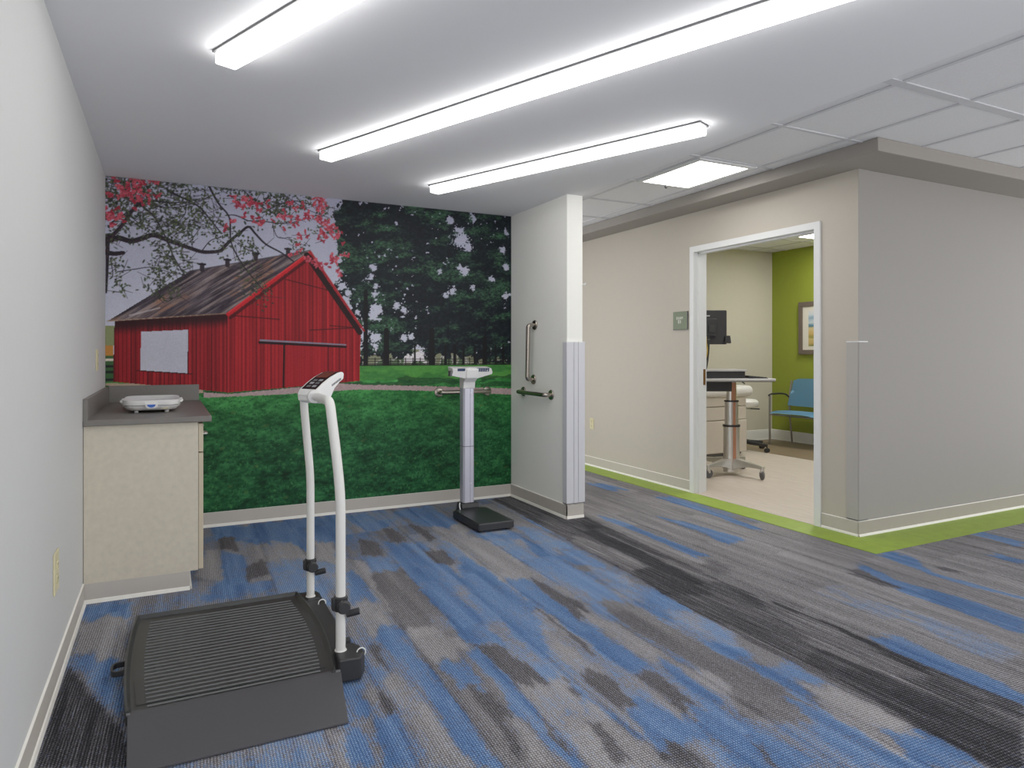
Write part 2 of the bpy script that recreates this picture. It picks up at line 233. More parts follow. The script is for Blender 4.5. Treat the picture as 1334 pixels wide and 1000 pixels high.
# ------------------------------------------------------------------ carpet
def carpet():
    dx, dy = 0.0125, 0.025
    xs = np.arange(XL-0.05, XE+0.1, dx); ys = np.arange(YN, YF, dy)
    X, Y = np.meshgrid(xs, ys); nx, ny = len(xs), len(ys)
    S = X - 0.035*(Y-2.5)
    pw, pl = 0.229, 0.914
    k = np.floor((S-0.005)/pw).astype(int)
    rng = np.random.RandomState(3); off = rng.rand(200)*pl; h1 = rng.rand(200, 64); h2 = rng.rand(200, 64); h3 = rng.rand(200, 64)
    j = np.floor((Y+off[k % 200])/pl).astype(int)
    p1, p2 = h1[k % 200, j % 64], h2[k % 200, j % 64]
    jx = X + 0.016*(fbm(X, Y, 40, 20, 6, 3)-0.5)*2; jy = Y + 0.13*(fbm(X, Y, 50, 26, 5, 4)-0.5)*2
    hall = S > 2.5
    soft = fbm(S+p1*9, Y+p2*9, 11, 7, 1.6, 4)
    soft2 = fbm(S+p2*7, Y+p1*9, 21, 22, 1.3, 3)
    blue = np.where(hall, 0.0 + 0.45*(p1 > 0.86)*(soft > 0.45), 0.40 + 0.55*(p1-0.5) + 1.1*(soft-0.5))
    tone = 0.55 + 0.16*(p2-0.5) + 0.25*(soft2-0.5)
    tone = np.where(hall, 0.57 + 0.34*(soft2-0.5) + 0.12*(p2-0.5), tone)
    streak = np.where(hall, 0.35, 0.15)
    for kd, pts in CARPET:
        q = [(a/100.0, b/100.0) for a, b in pts]
        if kd in 'Kk':
            m = inside(X + 0.012*(soft-0.5), Y, q)
        else:
            m = inside(jx, jy, q)
        if kd == 'B': blue[m] = 0.92 + 0.5*(soft[m]-0.5); tone[m] = 0.5 + 0.5*(soft2[m]-0.5)
        elif kd == 'b': blue[m] = 0.62 + 0.6*(soft[m]-0.5); tone[m] = 0.62 + 0.2*(soft2[m]-0.5)
        elif kd == 'g': blue[m] = 0.12 + 0.5*(soft[m]-0.55); tone[m] = 0.66 + 0.3*(soft2[m]-0.5)
        elif kd == 'd': blue[m] = 0.0; tone[m] = 0.42 + 0.34*(soft2[m]-0.5)
        elif kd == 'D': blue[m] = 0.0; tone[m] = 0.31 + 0.2*(soft2[m]-0.5)
        elif kd == 'k': blue[m] = 0.0; tone[m] = 0.24 + 0.45*(soft2[m]-0.5); streak[m] = 1.0
        elif kd == 'K': blue[m] = 0.0; tone[m] = 0.08 + 0.35*(soft2[m]-0.5); streak[m] = 0.9
    def blur(a, n):
        for _ in range(n):
            p = np.pad(a, 1, mode='edge'); a = (p[:-2, 1:-1]+p[2:, 1:-1]+p[1:-1, :-2]+p[1:-1, 2:]+2*p[1:-1, 1:-1])/6
        return a
    blue = 0.45*blue+0.55*blur(blue, 3); tone = 0.6*tone+0.4*blur(tone, 2); streak = blur(streak, 4)
    mot = fbm(X, Y, 77, 30, 12, 4); blue = blue + np.where(hall, 0.5, 1.0)*0.95*(mot-0.5)*(blue > 0.12)
    # thin shadow in plank seams
    seam = np.abs(((S-0.005)/pw) - np.round((S-0.005)/pw))*pw
    tone = tone - 0.10*(seam < 0.008)
    c = np.stack([np.clip(blue, 0, 1), np.clip(tone, 0, 1), streak], -1)
    o = grid_mesh('floor', nx, ny, np.stack([X, Y, np.zeros_like(X)], -1), c)
    o['kind'] = 'structure'; tag(o, 'blue, grey and black plank carpet covering the whole weighing area floor', 'carpet')
    m = bpy.data.materials.new('plank carpet'); m.use_nodes = True; nt = m.node_tree; N = nt.nodes.new; L = nt.links.new
    b = nt.nodes['Principled BSDF']; b.inputs['Roughness'].default_value = 0.95; b.inputs['Specular IOR Level'].default_value = 0.08
    at = N('ShaderNodeAttribute'); at.attribute_name = 'paint'
    sep = N('ShaderNodeSeparateColor'); L(at.outputs['Color'], sep.inputs['Color'])
    tc = N('ShaderNodeTexCoord')
    def noise(scale, sc, det=2):
        mp = N('ShaderNodeMapping'); mp.inputs['Scale'].default_value = sc; mp.inputs['Rotation'].default_value = (0, 0, 0.035)
        n = N('ShaderNodeTexNoise'); n.inputs['Scale'].default_value = scale; n.inputs['Detail'].default_value = det
        L(tc.outputs['Object'], mp.inputs['Vector']); L(mp.outputs['Vector'], n.inputs['Vector']); return n.outputs['Fac']
    def mth(op, a, bb, clamp=False):
        n = N('ShaderNodeMath'); n.operation = op; n.use_clamp = clamp
        for i, v in enumerate((a, bb)):
            if isinstance(v, (int, float)): n.inputs[i].default_value = v
            else: L(v, n.inputs[i])
        return n.outputs[0]
    yarn = noise(230, (1, 0.6, 1), 2)          # yarn speckle
    lin = noise(1.0, (150, 2.2, 1), 3)         # long hair streaks along the planks
    spk = noise(70, (1.6, 0.5, 1), 3)
    # loop rows: fine ribs along the plank, dashed across
    def wave(direction, scale):
        w = N('ShaderNodeTexWave'); w.bands_direction = direction; w.inputs['Scale'].default_value = scale
        w.inputs['Distortion'].default_value = 0.6; w.inputs['Detail'].default_value = 1
        mp = N('ShaderNodeMapping'); mp.inputs['Rotation'].default_value = (0, 0, 0.035)
        L(tc.outputs['Object'], mp.inputs['Vector']); L(mp.outputs['Vector'], w.inputs['Vector']); return w.outputs['Fac']
    rib = mth('MULTIPLY', wave('X', 34), wave('Y', 30))
    bl = mth('ADD', sep.outputs['Red'], mth('MULTIPLY', mth('SUBTRACT', yarn, 0.5), 1.6))
    bl = mth('ADD', bl, mth('MULTIPLY', mth('SUBTRACT', spk, 0.5), 1.3))
    bl = mth('ADD', bl, mth('MULTIPLY', mth('SUBTRACT', lin, 0.5), 0.45))
    rb = N('ShaderNodeMapRange'); rb.inputs['From Min'].default_value = 0.22; rb.inputs['From Max'].default_value = 0.80; L(bl, rb.inputs['Value'])
    tn = mth('ADD', sep.outputs['Green'], mth('MULTIPLY', mth('SUBTRACT', yarn, 0.5), 0.95))
    tn = mth('ADD', tn, mth('MULTIPLY', mth('SUBTRACT', spk, 0.5), 0.35))
    tn = mth('ADD', tn, mth('MULTIPLY', mth('MULTIPLY', mth('SUBTRACT', lin, 0.5), 1.3), sep.outputs['Blue']))
    tn = mth('ADD', tn, mth('MULTIPLY', mth('SUBTRACT', rib, 0.28), 0.55), True)
    def ramp(stops):
        r = N('ShaderNodeValToRGB'); L(tn, r.inputs['Fac']); e = r.color_ramp.elements
        while len(e) < len(stops): e.new(0.5)
        for q, (p, c) in zip(e, stops): q.position = p; q.color = (*s2l(c), 1)
        return r.outputs['Color']
    g = ramp([(0.0, (38, 38, 41)), (0.3, (82, 80, 83)), (0.62, (130, 127, 129)), (1.0, (188, 185, 183))])
    bb = ramp([(0.0, (46, 68, 104)), (0.4, (70, 101, 146)), (0.7, (104, 134, 174)), (1.0, (164, 180, 200))])
    mx = N('ShaderNodeMix'); mx.data_type = 'RGBA'; L(rb.outputs[0], mx.inputs['Factor']); L(g, mx.inputs['A']); L(bb, mx.inputs['B'])
    L(mx.outputs['Result'], b.inputs['Base Color'])
    bp = N('ShaderNodeBump'); bp.inputs['Strength'].default_value = 0.35; bp.inputs['Distance'].default_value = 0.004
    L(tn, bp.inputs['Height']); L(bp.outputs['Normal'], b.inputs['Normal'])
    o.data.materials.append(m)
carpet()

# ------------------------------------------------------------------ mural
def mural():
    st = 4.0; W, Z0, Z1 = 3035, 100, 2412
    xs = np.arange(0, W+1, st); zs = np.arange(Z0, Z1+1, st); nx, nz = len(xs), len(zs)
    X, Z = np.meshgrid(xs, zs)
    C = np.zeros(X.shape+(3,)); D = MURAL
    def put(m, col, a=1.0):
        m = np.asarray(m, float)*a
        C[:] = C*(1-m[..., None]) + np.asarray(col, float)*m[..., None] if np.ndim(col) == 1 else C*(1-m[..., None]) + col*m[..., None]
    def mixc(a, b, t): return np.asarray(a, float)*(1-t[..., None]) + np.asarray(b, float)*t[..., None]
    n1 = fbm(X, Z, 1, 0.004, 0.004, 5); n2 = fbm(X, Z, 9, 0.02, 0.02, 4); n3 = fbm(X, Z, 17, 0.09, 0.09, 2)
    rng = np.random.RandomState(5)
    # sky
    t = np.clip((Z-1000)/1400, 0, 1)
    C[:] = mixc((196, 197, 208), (160, 160, 180), t) + ((n1-0.5)*14)[..., None]
    def line(a, b, w0, w1, col, al=1.0):
        x0, x1 = min(a[0], b[0])-80, max(a[0], b[0])+80; z0, z1 = min(a[1], b[1])-80, max(a[1], b[1])+80
        i0, i1 = max(0, int(x0/st)), max(0, int(x1/st)+1); j0, j1 = max(0, int((z0-Z0)/st)), max(0, int((z1-Z0)/st)+1)
        if i1 <= i0 or j1 <= j0: return
        s = (slice(j0, j1), slice(i0, i1))
        if X[s].size == 0: return
        d, tt = segdist(X[s], Z[s], a, b); w = (w0*(1-tt)+w1*tt)/2
        m = (np.clip((w-d)/st+0.5, 0, 1)*al)[..., None]
        C[s] = C[s]*(1-m) + np.asarray(col, float)*m
    def stamp(x, z, a, b, ang, col, al=1.0):
        r = max(a, b)+6; i0, i1 = max(0, int((x-r)/st)), int((x+r)/st)+2; j0, j1 = max(0, int((z-r-Z0)/st)), int((z+r-Z0)/st)+2
        if i1 <= 0 or j1 <= 0: return
        s = (slice(j0, j1), slice(i0, i1))
        if X[s].size == 0: return
        u = (X[s]-x)*math.cos(ang)+(Z[s]-z)*math.sin(ang); v = -(X[s]-x)*math.sin(ang)+(Z[s]-z)*math.cos(ang)
        q = np.sqrt((u/a)**2+(v/b)**2); m = (np.clip((1-q)*min(a, b)/st+0.5, 0, 1)*al)[..., None]
        C[s] = C[s]*(1-m) + np.asarray(col, float)*m
    # far field and left scraps
    put(inside(X, Z, D['leftgreen']), (128, 134, 96)); put(inside(X, Z, D['lefttan']), (178, 124, 62)); put(inside(X, Z, D['leftfence']), (58, 90, 54))
    for zz in (0.15, 0.42, 0.62, 0.85):
        (xa, za), (xb, zb) = D['leftfence'][3], D['leftfence'][0]
        h = za+(zb-za)*zz; line((-20, h), (75, h), 16, 16, (26, 28, 30) if zz != 0.85 else (205, 196, 180))
    hz = 1150
    put((Z < D['horizon'][0][1]) & (X > 1500), (96, 142, 66))
    # distant bright strip, hedges, house behind the trunks
    band = (X > 1500) & (Z >= D['horizon'][0][1]-4) & (Z < D['horizon'][0][1]+130)
    put(band, mixc((128, 130, 106), (200, 196, 204), sstep(0.42, 0.62, n2)))
    put(inside(X, Z, D['house']), (214, 208, 210))
    put(band & (n2 > 0.56) & (Z < D['horizon'][0][1]+70), (60, 84, 48), 0.8)
    # tree mass
    tree = inside(X+90*(n2-0.5)*2+60*(n3-0.5), Z+110*(n2-0.5)*2+60*(n3-0.5), D['tree'])
    low = sstep(D['horizon'][0][1]+15, D['horizon'][0][1]+75, Z + 150*(n1-0.5) + 120*(n2-0.5) - 30*(X < 1960) + 8)
    gap = np.zeros(X.shape)
    for (gx, gz), r in D['gaps']:
        rr = r*0.60; gap = np.maximum(gap, np.exp(-((X-gx)**2+(Z-gz)**2)/(rr*rr)*1.2))
    holes = sstep(0.52, 0.80, gap*1.25 + 0.9*(n2-0.5) + 1.2*(n3-0.5))
    sparse = (fbm(X, Z, 33, 0.03, 0.04, 3) > 0.78) & (n1 > 0.52)
    tf = tree*(1-holes)*(1-sparse)*(low > 0.5); tm = tf > 0.6
    nb = fbm(X+0.7*Z, Z*1.7-0.35*X, 61, 0.006, 0.010, 5); nf = fbm(X, Z, 71, 0.05, 0.06, 3)
    leaf = mixc((25, 31, 38), (56, 84, 66), sstep(0.46, 0.74, 0.7*nb+0.3*nf))
    leaf = leaf + ((nf-0.5)*34)[..., None]*np.array([0.8, 1.0, 0.9])
    put(tf, leaf)
    idx = np.argwhere(tm & (nb > 0.50))
    for q in idx[rng.randint(0, len(idx), 5200)]:
        zz, xx = q; g = rng.rand()*(0.35+0.65*min(1, max(0, (nb[zz, xx]-0.5)*6)))
        stamp(xs[xx]+rng.randn()*5, zs[zz], 6+9*rng.rand(), 2.6+2.2*rng.rand(), -0.5+0.9*rng.rand(), (36+44*g, 58+64*g, 48+36*g), 0.5)
    idx = np.argwhere(tm)
    for q in idx[rng.randint(0, len(idx), 3600)]:
        zz, xx = q
        stamp(xs[xx], zs[zz], 5+8*rng.rand(), 2.6+2.2*rng.rand(), -0.6+1.2*rng.rand(), (14+10*rng.rand(), 20+14*rng.rand(), 26+10*rng.rand()), 0.6)
    for (a, b, w) in D['trunks']:
        line(a, b, w*0.8, w, (24, 22, 26)); line((b[0]-w*0.9, b[1]), (b[0]+w*0.9, b[1]-4), 18, 18, (28, 44, 26), 0.8)
    zf = D['horizon'][0][1]
    for h in (14, 34, 52): line((1560, zf+h), (3035, zf+h-6), 5, 5, (36, 32, 34), 0.9)
    for xx in range(1580, 3035, 62): line((xx, zf-2), (xx, zf+58), 7, 7, (34, 30, 32))
    line((1520, zf), (3040, zf-4), 16, 14, (30, 44, 28), 0.85)
    # grass
    gr = (Z < D['path'][3][1]) | inside(X, Z, D['fieldtop'])
    d = np.clip((1200-Z)/1000, 0, 1)
    ga = fbm(X, Z, 81, 0.008, 0.02, 5); gb = fbm(X, Z, 91, 0.035, 0.07, 3)
    gcol = mixc((62, 130, 66), (32, 82, 50), sstep(0.0, 0.8, d)) + ((ga-0.5)*70)[..., None]*np.array([0.7, 1.0, 0.6]) + ((gb-0.5)*60)[..., None]*np.array([0.75, 1.0, 0.7])
    low_mask = (Z < zf-2) & ((X > 1560) | (Z < D['lwall'][3][1]))
    put(low_mask, gcol)
    put(low_mask & (Z > zf-115), mixc((92, 148, 70), (62, 112, 58), sstep(0.4, 0.7, ga)), 0.75)
    put(low_mask & (Z < zf-85) & (Z > zf-190) & (fbm(X, Z, 101, 0.0035, 0.02, 3) > 0.47), (34, 58, 40), 0.55)
    idx = np.argwhere(low_mask & (Z < zf-150))
    for q in idx[rng.randint(0, len(idx), 5200)]:
        zz, xx = q; g = rng.rand(); near = np.clip((1150-zs[zz])/900, 0.15, 1)
        col = (30+52*g, 78+66*g, 48+30*g) if rng.rand() < 0.5 else (14+10*g, 44+20*g, 32+12*g)
        stamp(xs[xx], zs[zz], 4+10*near*rng.rand(), 3+4*near*rng.rand(), PI*rng.rand(), col, 0.55)
    for q in idx[rng.randint(0, len(idx), 30)]:
        zz, xx = q; stamp(xs[xx], zs[zz], 12+14*rng.rand(), 8, 0.3, (92, 98, 50), 0.45)
    put(inside(X, Z+10*(n3-0.5), D['path']), mixc((176, 152, 150), (150, 132, 134), n3))
    put(inside(X, Z, D['dirt']), (168, 150, 130))
    # barn
    def stripes(seed, f): return vnoise(X, X*0, seed, f, 1)
    s1 = stripes(111, 0.055); s2 = vnoise(X, Z, 121, 0.05, 0.004)
    bx = X/25.0; gro = np.abs(bx-np.round(bx))*25 < 2.4
    red = mixc((118, 24, 32), (182, 44, 50), np.clip(0.7*s1+0.3*s2, 0, 1))
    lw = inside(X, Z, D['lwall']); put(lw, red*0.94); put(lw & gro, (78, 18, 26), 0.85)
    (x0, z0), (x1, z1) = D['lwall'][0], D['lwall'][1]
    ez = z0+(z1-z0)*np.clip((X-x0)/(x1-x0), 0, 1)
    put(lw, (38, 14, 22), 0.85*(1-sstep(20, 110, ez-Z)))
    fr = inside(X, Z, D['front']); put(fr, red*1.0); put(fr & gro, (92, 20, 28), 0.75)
    dl, dr = D['doorl'], D['doorr']
    door = inside(X, Z, [dl[0], dr[0], dr[1], dl[1]]); put(door, (168, 40, 48), 0.6); put(door & (np.abs(bx-0.5-np.round(bx-0.5))*30 < 3), (116, 26, 34), 0.7)
    line(dl[0], dl[1], 14, 14, (44, 14, 20)); line(dr[0], dr[1], 9, 9, (66, 16, 24))
    for a, b in D['lines']: line(a, b, 8, 8, (70, 16, 22), 0.85)
    a, b = D['front'][0], D['front'][5]; line(a, b, 10, 10, (196, 60, 62), 0.5)
    a, b = D['track']; line((a[0]-6, a[1]-16), (b[0], b[1]-16), 18, 16, (34, 14, 20)); line(a, b, 13, 10, (128, 126, 140))
    rf = inside(X, Z, D['roof'])
    pr = fbm(-X*0.57+Z*0.82+900, (X*0.82+Z*0.57), 131, 0.075, 0.0035, 4); pr2 = fbm(X, Z, 141, 0.006, 0.008, 3)
    roofc = mixc((66, 58, 66), (136, 122, 120), sstep(0.30, 0.72, pr)) + ((fbm(-X*0.57+Z*0.82+900, X*0.82+Z*0.57, 151, 0.03, 0.012, 4)-0.5)*50)[..., None]; roofc = mixc(roofc, (142, 92, 64), 0.62*sstep(0.48, 0.66, pr2)*sstep(0.4, 0.6, pr)) if False else roofc*(1-(0.55*sstep(0.46, 0.66, pr2)*sstep(0.38, 0.6, pr))[..., None]) + np.array((140, 92, 66.))*(0.55*sstep(0.46, 0.66, pr2)*sstep(0.38, 0.6, pr))[..., None]
    put(rf, roofc)
    for f in (0.12, 0.2): pass
    q = D['roof']; line(((q[0][0]*0.86+q[1][0]*0.14)+60, q[0][1]*0.86+q[1][1]*0.14-10), ((q[0][0]*0.62+q[1][0]*0.38)+120, q[0][1]*0.62+q[1][1]*0.38-40), 12, 10, (176, 168, 168), 0.7)
    line(q[0], q[3], 9, 9, (150, 122, 98), 0.7); line(q[1], q[2], 7, 7, (84, 78, 84))
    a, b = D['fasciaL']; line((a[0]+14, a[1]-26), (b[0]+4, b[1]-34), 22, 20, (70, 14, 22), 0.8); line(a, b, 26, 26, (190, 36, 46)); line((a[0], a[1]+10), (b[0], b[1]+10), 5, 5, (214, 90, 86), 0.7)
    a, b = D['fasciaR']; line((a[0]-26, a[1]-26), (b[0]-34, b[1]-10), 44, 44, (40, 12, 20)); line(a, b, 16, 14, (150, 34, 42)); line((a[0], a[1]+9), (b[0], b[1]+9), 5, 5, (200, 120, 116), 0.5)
    for vx, vz in D['vents']: line((vx, vz-8), (vx, vz+28), 30, 30, (58, 50, 56)); line((vx-20, vz+32), (vx+20, vz+32), 14, 14, (40, 36, 42))
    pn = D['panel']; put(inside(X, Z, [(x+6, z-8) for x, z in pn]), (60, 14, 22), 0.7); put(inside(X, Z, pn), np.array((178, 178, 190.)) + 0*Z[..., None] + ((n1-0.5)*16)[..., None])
    # tree limb, twigs, leaves, blossom
    for pts, w0, w1 in D['branches']:
        pts = [Vector(p) for p in pts]; n = len(pts)-1
        cr = []
        for i in range(n):
            p0, p1, p2, p3 = pts[max(i-1, 0)], pts[i], pts[i+1], pts[min(i+2, n)]
            for kk in range(6):
                t = kk/6; cr.append(0.5*((2*p1)+(p2-p0)*t+(2*p0-5*p1+4*p2-p3)*t*t+(3*p1-p0-3*p2+p3)*t**3))
        cr.append(pts[-1]); L = len(cr)-1
        for i in range(L):
            wa = w0+(w1-w0)*i/L; wb = w0+(w1-w0)*(i+1)/L
            line(tuple(cr[i]), tuple(cr[i+1]), wa, wb, (44, 36, 44))
            if wa > 20: line((cr[i].x, cr[i].y-wa*0.28), (cr[i+1].x, cr[i+1].y-wb*0.28), wa*0.3, wb*0.3, (92, 58, 66), 0.6)
    kpx = 0.225*5.5*0.92
    for (gx, gz), r, n in D['green']:
        r *= kpx
        for _ in range(int(n*2.4)):
            x, z = gx+rng.randn()*r*0.62, gz+rng.randn()*r*0.62; g = rng.rand()
            stamp(x, z, 6+8*rng.rand(), 3.5+3.5*rng.rand(), PI*rng.rand(), (42+46*g, 48+50*g, 42+26*g), 0.9)
            if rng.rand() < 0.35: line((x, z), (x+rng.randn()*60, z+rng.randn()*40), 4, 3, (56, 48, 54), 0.8)
    for (gx, gz), r, n in D['pink']:
        r *= kpx
        for _ in range(int(n*0.9+0.5)):
            x, z = gx+rng.randn()*r*0.62, gz+rng.randn()*r*0.62; g = rng.rand()
            for a in range(3):
                an = PI*2*rng.rand(); stamp(x+math.cos(an)*9, z+math.sin(an)*9, 10+5*rng.rand(), 5.5+3*rng.rand(), an, (150+50*g, 44+52*g, 62+46*g), 0.95)
            stamp(x, z, 5, 4, 0, (96, 60, 56), 0.8)
    C = np.clip(128 + (C-128)*1.10 - 6 + ((rng.rand(*X.shape)-0.5)*9)[..., None], 0, 255)/255.0
    lin = np.where(C <= 0.04045, C/12.92, ((C+0.055)/1.055)**2.4)
    P = np.stack([XL+0.001+X/1000.0, np.full_like(X, YB-0.004), Z/1000.0], -1)
    o = grid_mesh('wall_mural', nx, nz, P, lin)
    tag(o, 'full-wall photo mural of a red barn, pink blossom, dark trees and green lawn', 'mural')
    m = bpy.data.materials.new('printed mural vinyl'); m.use_nodes = True; nt = m.node_tree
    b = nt.nodes['Principled BSDF']; b.inputs['Roughness'].default_value = 0.55; b.inputs['Specular IOR Level'].default_value = 0.25
    at = nt.nodes.new('ShaderNodeAttribute'); at.attribute_name = 'paint'
    tc = nt.nodes.new('ShaderNodeTexCoord'); nz_ = nt.nodes.new('ShaderNodeTexNoise'); nz_.inputs['Scale'].default_value = 160
    nt.links.new(tc.outputs['Object'], nz_.inputs['Vector'])
    mr = nt.nodes.new('ShaderNodeMapRange'); mr.inputs['To Min'].default_value = 0.8*MURAL_GAIN; mr.inputs['To Max'].default_value = 1.2*MURAL_GAIN
    nt.links.new(nz_.outputs['Fac'], mr.inputs['Value'])
    vm = nt.nodes.new('ShaderNodeVectorMath'); vm.operation = 'SCALE'
    nt.links.new(at.outputs['Color'], vm.inputs[0]); nt.links.new(mr.outputs[0], vm.inputs['Scale'])
    nt.links.new(vm.outputs[0], b.inputs['Base Color'])
    o.data.materials.append(m)
MURAL_GAIN = 1.18
mural()

# ------------------------------------------------------------------ shell
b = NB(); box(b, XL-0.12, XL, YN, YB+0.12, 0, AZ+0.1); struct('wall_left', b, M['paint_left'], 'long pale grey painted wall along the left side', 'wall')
b = NB(); box(b, XL, PX1, YB, YB+0.12, 0, AZ+0.1); struct('wall_back', b, M['paint'], 'back wall that carries the red barn mural', 'wall')
b = NB(); box(b, PX0, PX1, PY0, YB, 0, CZ); struct('wall_partition', b, M['paint_lit'], 'short white partition wall between mural nook and hallway', 'wall')
b = NB()
DG = 0.013
box(b, WX, WX+0.115, DY1+DG, YF, 0, AZ+0.1); box(b, WX, WX+0.115, WY, DY0-DG, 0, AZ+0.1); box(b, WX, WX+0.115, DY0-DG, DY1+DG, DZ+DG, AZ+0.1)
bmesh.ops.remove_doubles(b, verts=b.verts, dist=1e-5)
struct('wall_right', b, M['beige'], 'beige hallway wall with the open exam room doorway', 'wall')
b = NB(); box(b, WX+0.115, XE, WY, WY+0.12, 0, AZ+0.1); box(b, WX+0.0005, WX+0.115, WY-0.001, WY, 0, BZ); struct('wall_front', b, M['beige_shaded'], 'plain shaded beige wall on the right past the outside corner', 'wall')
b = NB(); box(b, PX1, WX, YF-0.05, YF, 0, AZ+0.1); struct('wall_end', b, M['beige'], 'beige wall closing the far end of the hallway', 'wall')
b = NB(); box(b, XL-0.12, PX1, YN, YB+0.12, CZ, AZ+0.12); struct('ceiling', b, M['ceil'], 'smooth white gypsum ceiling over the weighing area', 'ceiling')
# acoustic tile ceiling, tiles and tees in one mesh
b = NB(); box(b, PX1, WX+0.07, YN, YF, AZ, AZ+0.05, 0); box(b, WX+0.07, XE, YN, WY+0.06, AZ, AZ+0.05, 0)
for x in (3.19, 3.745, 4.31, 4.865, 5.42, 5.98, 6.54, 7.1): box(b, x-0.012, x+0.012, YN, YF if x < WX else WY, AZ-0.006, AZ, 1)
for y, w in ((2.14, 0.026), (2.845, 0.012), (3.535, 0.012), (4.235, 0.012), (4.905, 0.012), (5.57, 0.012), (6.25, 0.012), (1.45, 0.012), (0.76, 0.012), (0.08, 0.012), (-0.6, 0.012)):
    box(b, PX1, XE if y < WY else WX, y-w, y+w, AZ-0.0065, AZ, 1)
struct('ceiling', b, [M['tile'], M['tee']], 'white acoustic tile ceiling in a metal grid above the hallway', 'ceiling')
# bulkhead wrapping the corner
b = NB(); prism(b, [(3.87, YF), (3.87, 2.73), (XE, 2.73), (XE, WY-0.001), (WX-0.001, WY-0.001), (WX-0.001, YF)], 'z', BZ, AZ-0.001)
struct('trim_1', b, M['bulk'], 'grey beige soffit wrapping the top of the corner wall', 'soffit', bevel=0.004)
# exam room
b = NB(); box(b, WX+0.115, EX+0.1, EY, EY+0.1, 0, 2.75); struct('wall_exam_back', b, M['exam_cream'], 'cream wall at the back of the exam room', 'wall')
b = NB(); box(b, EX, EX+0.1, WY+0.12, EY, 0, 2.75); struct('wall_exam_right', b, M['green'], 'lime green accent wall inside the exam room', 'wall')
b = NB(); box(b, WX+0.115, EX, WY+0.12, EY, 2.67, 2.75, 0)
for x in (4.9, 5.5, 6.1, 6.72, 7.33): box(b, x-0.012, x+0.012, WY+0.12, EY, 2.664, 2.67, 1)
for y in (3.8, 4.4, 5.0, 5.61, 6.22, 6.83): box(b, WX+0.115, EX, y-0.012, y+0.012, 2.664, 2.67, 1)
struct('ceiling', b, [M['tile'], M['tee']], 'acoustic tile ceiling inside the exam room', 'ceiling')
b = NB(); box(b, WX-0.01, EX, WY+0.12, EY, 0.001, 0.006); struct('floor', b, M['wood'], 'pale wood plank floor of the exam room', 'floor')
b = NB(); prism(b, [(EX-1.15, WY+0.12), (EX, WY+0.12), (EX, EY), (WX+0.115, EY), (WX+0.115, EY-0.5), (EX-1.15, EY-0.5)], 'z', 0.006, 0.0075)
struct('trim_2', b, M['wood_dark'], 'brown plank border along the exam room walls', 'floor border')
b = NB(); prism(b, [(3.93, YF-0.05), (3.875, 2.75), (XE, 2.80), (XE, WY), (WX+0.0, WY), (WX+0.0, YF-0.05)], 'z', 0.0005, 0.004)
struct('trim_3', b, M['border'], 'lime green vinyl floor strip along the right hand walls', 'floor border')
# baseboards
def base(name, p0, p1, n, label, h=0.105, mts=('base', 'toe')):
    """cove base from p0 to p1 (x, y); n points away from the wall"""
    b = NB(); prof = [(0, 0), (0.016, 0), (0.012, 0.016), (0.007, 0.019), (0.007, h-0.004), (0.0, h)]
    P0, P1, Nn = Vector((*p0, 0)), Vector((*p1, 0)), Vector((*n, 0))
    A = [b.verts.new(P0+Nn*d+Vector((0, 0, z))) for d, z in prof]; Bv = [b.verts.new(P1+Nn*d+Vector((0, 0, z))) for d, z in prof]
    k = len(prof)
    for i in range(k):
        f = b.faces.new((A[i], Bv[i], Bv[(i+1) % k], A[(i+1) % k])); f.material_index = 1 if i in (0, 1, 2, 4) else 0  # pale toe line, plus a highlight painted along the top lip
    b.faces.new(A); b.faces.new(Bv[::-1])
    return struct(name, b, [M[x] for x in mts], label, 'baseboard')
base('baseboard_left', (XL, YN), (XL, 3.935), (1, 0), 'pale cove base along the left wall')
base('baseboard_back', (0.155, YB), (PX0, YB), (0, -1), 'beige cove base under the barn mural')
base('baseboard_partition', (PX0, PY0-0.007), (PX0, YB), (-1, 0), 'beige cove base along the mural side of the partition')
base('baseboard_partition_end', (PX0-0.007, PY0), (PX1+0.007, PY0), (0, -1), 'pale cove base across the end of the partition')
base('baseboard_right', (WX, DY1+0.055), (WX, YF-0.05), (-1, 0), 'beige cove base along the hallway wall left of the doorway')
base('baseboard_corner', (WX, WY-0.007), (WX, DY0-0.055), (-1, 0), 'short beige cove base between doorway and outside corner')
base('baseboard_front', (WX-0.007, WY-0.001), (XE, WY-0.001), (0, -1), 'beige cove base along the right hand front wall', mts=('base_shaded', 'toe'))
base('baseboard_exam_back', (WX+0.115, EY), (EX, EY), (0, -1), 'pale cove base under the exam room cream wall', h=0.15, mts=('paint', 'paint'))
base('baseboard_exam_right', (EX, WY+0.12), (EX, EY), (-1, 0), 'pale cove base under the exam room green wall', h=0.15, mts=('paint', 'paint'))
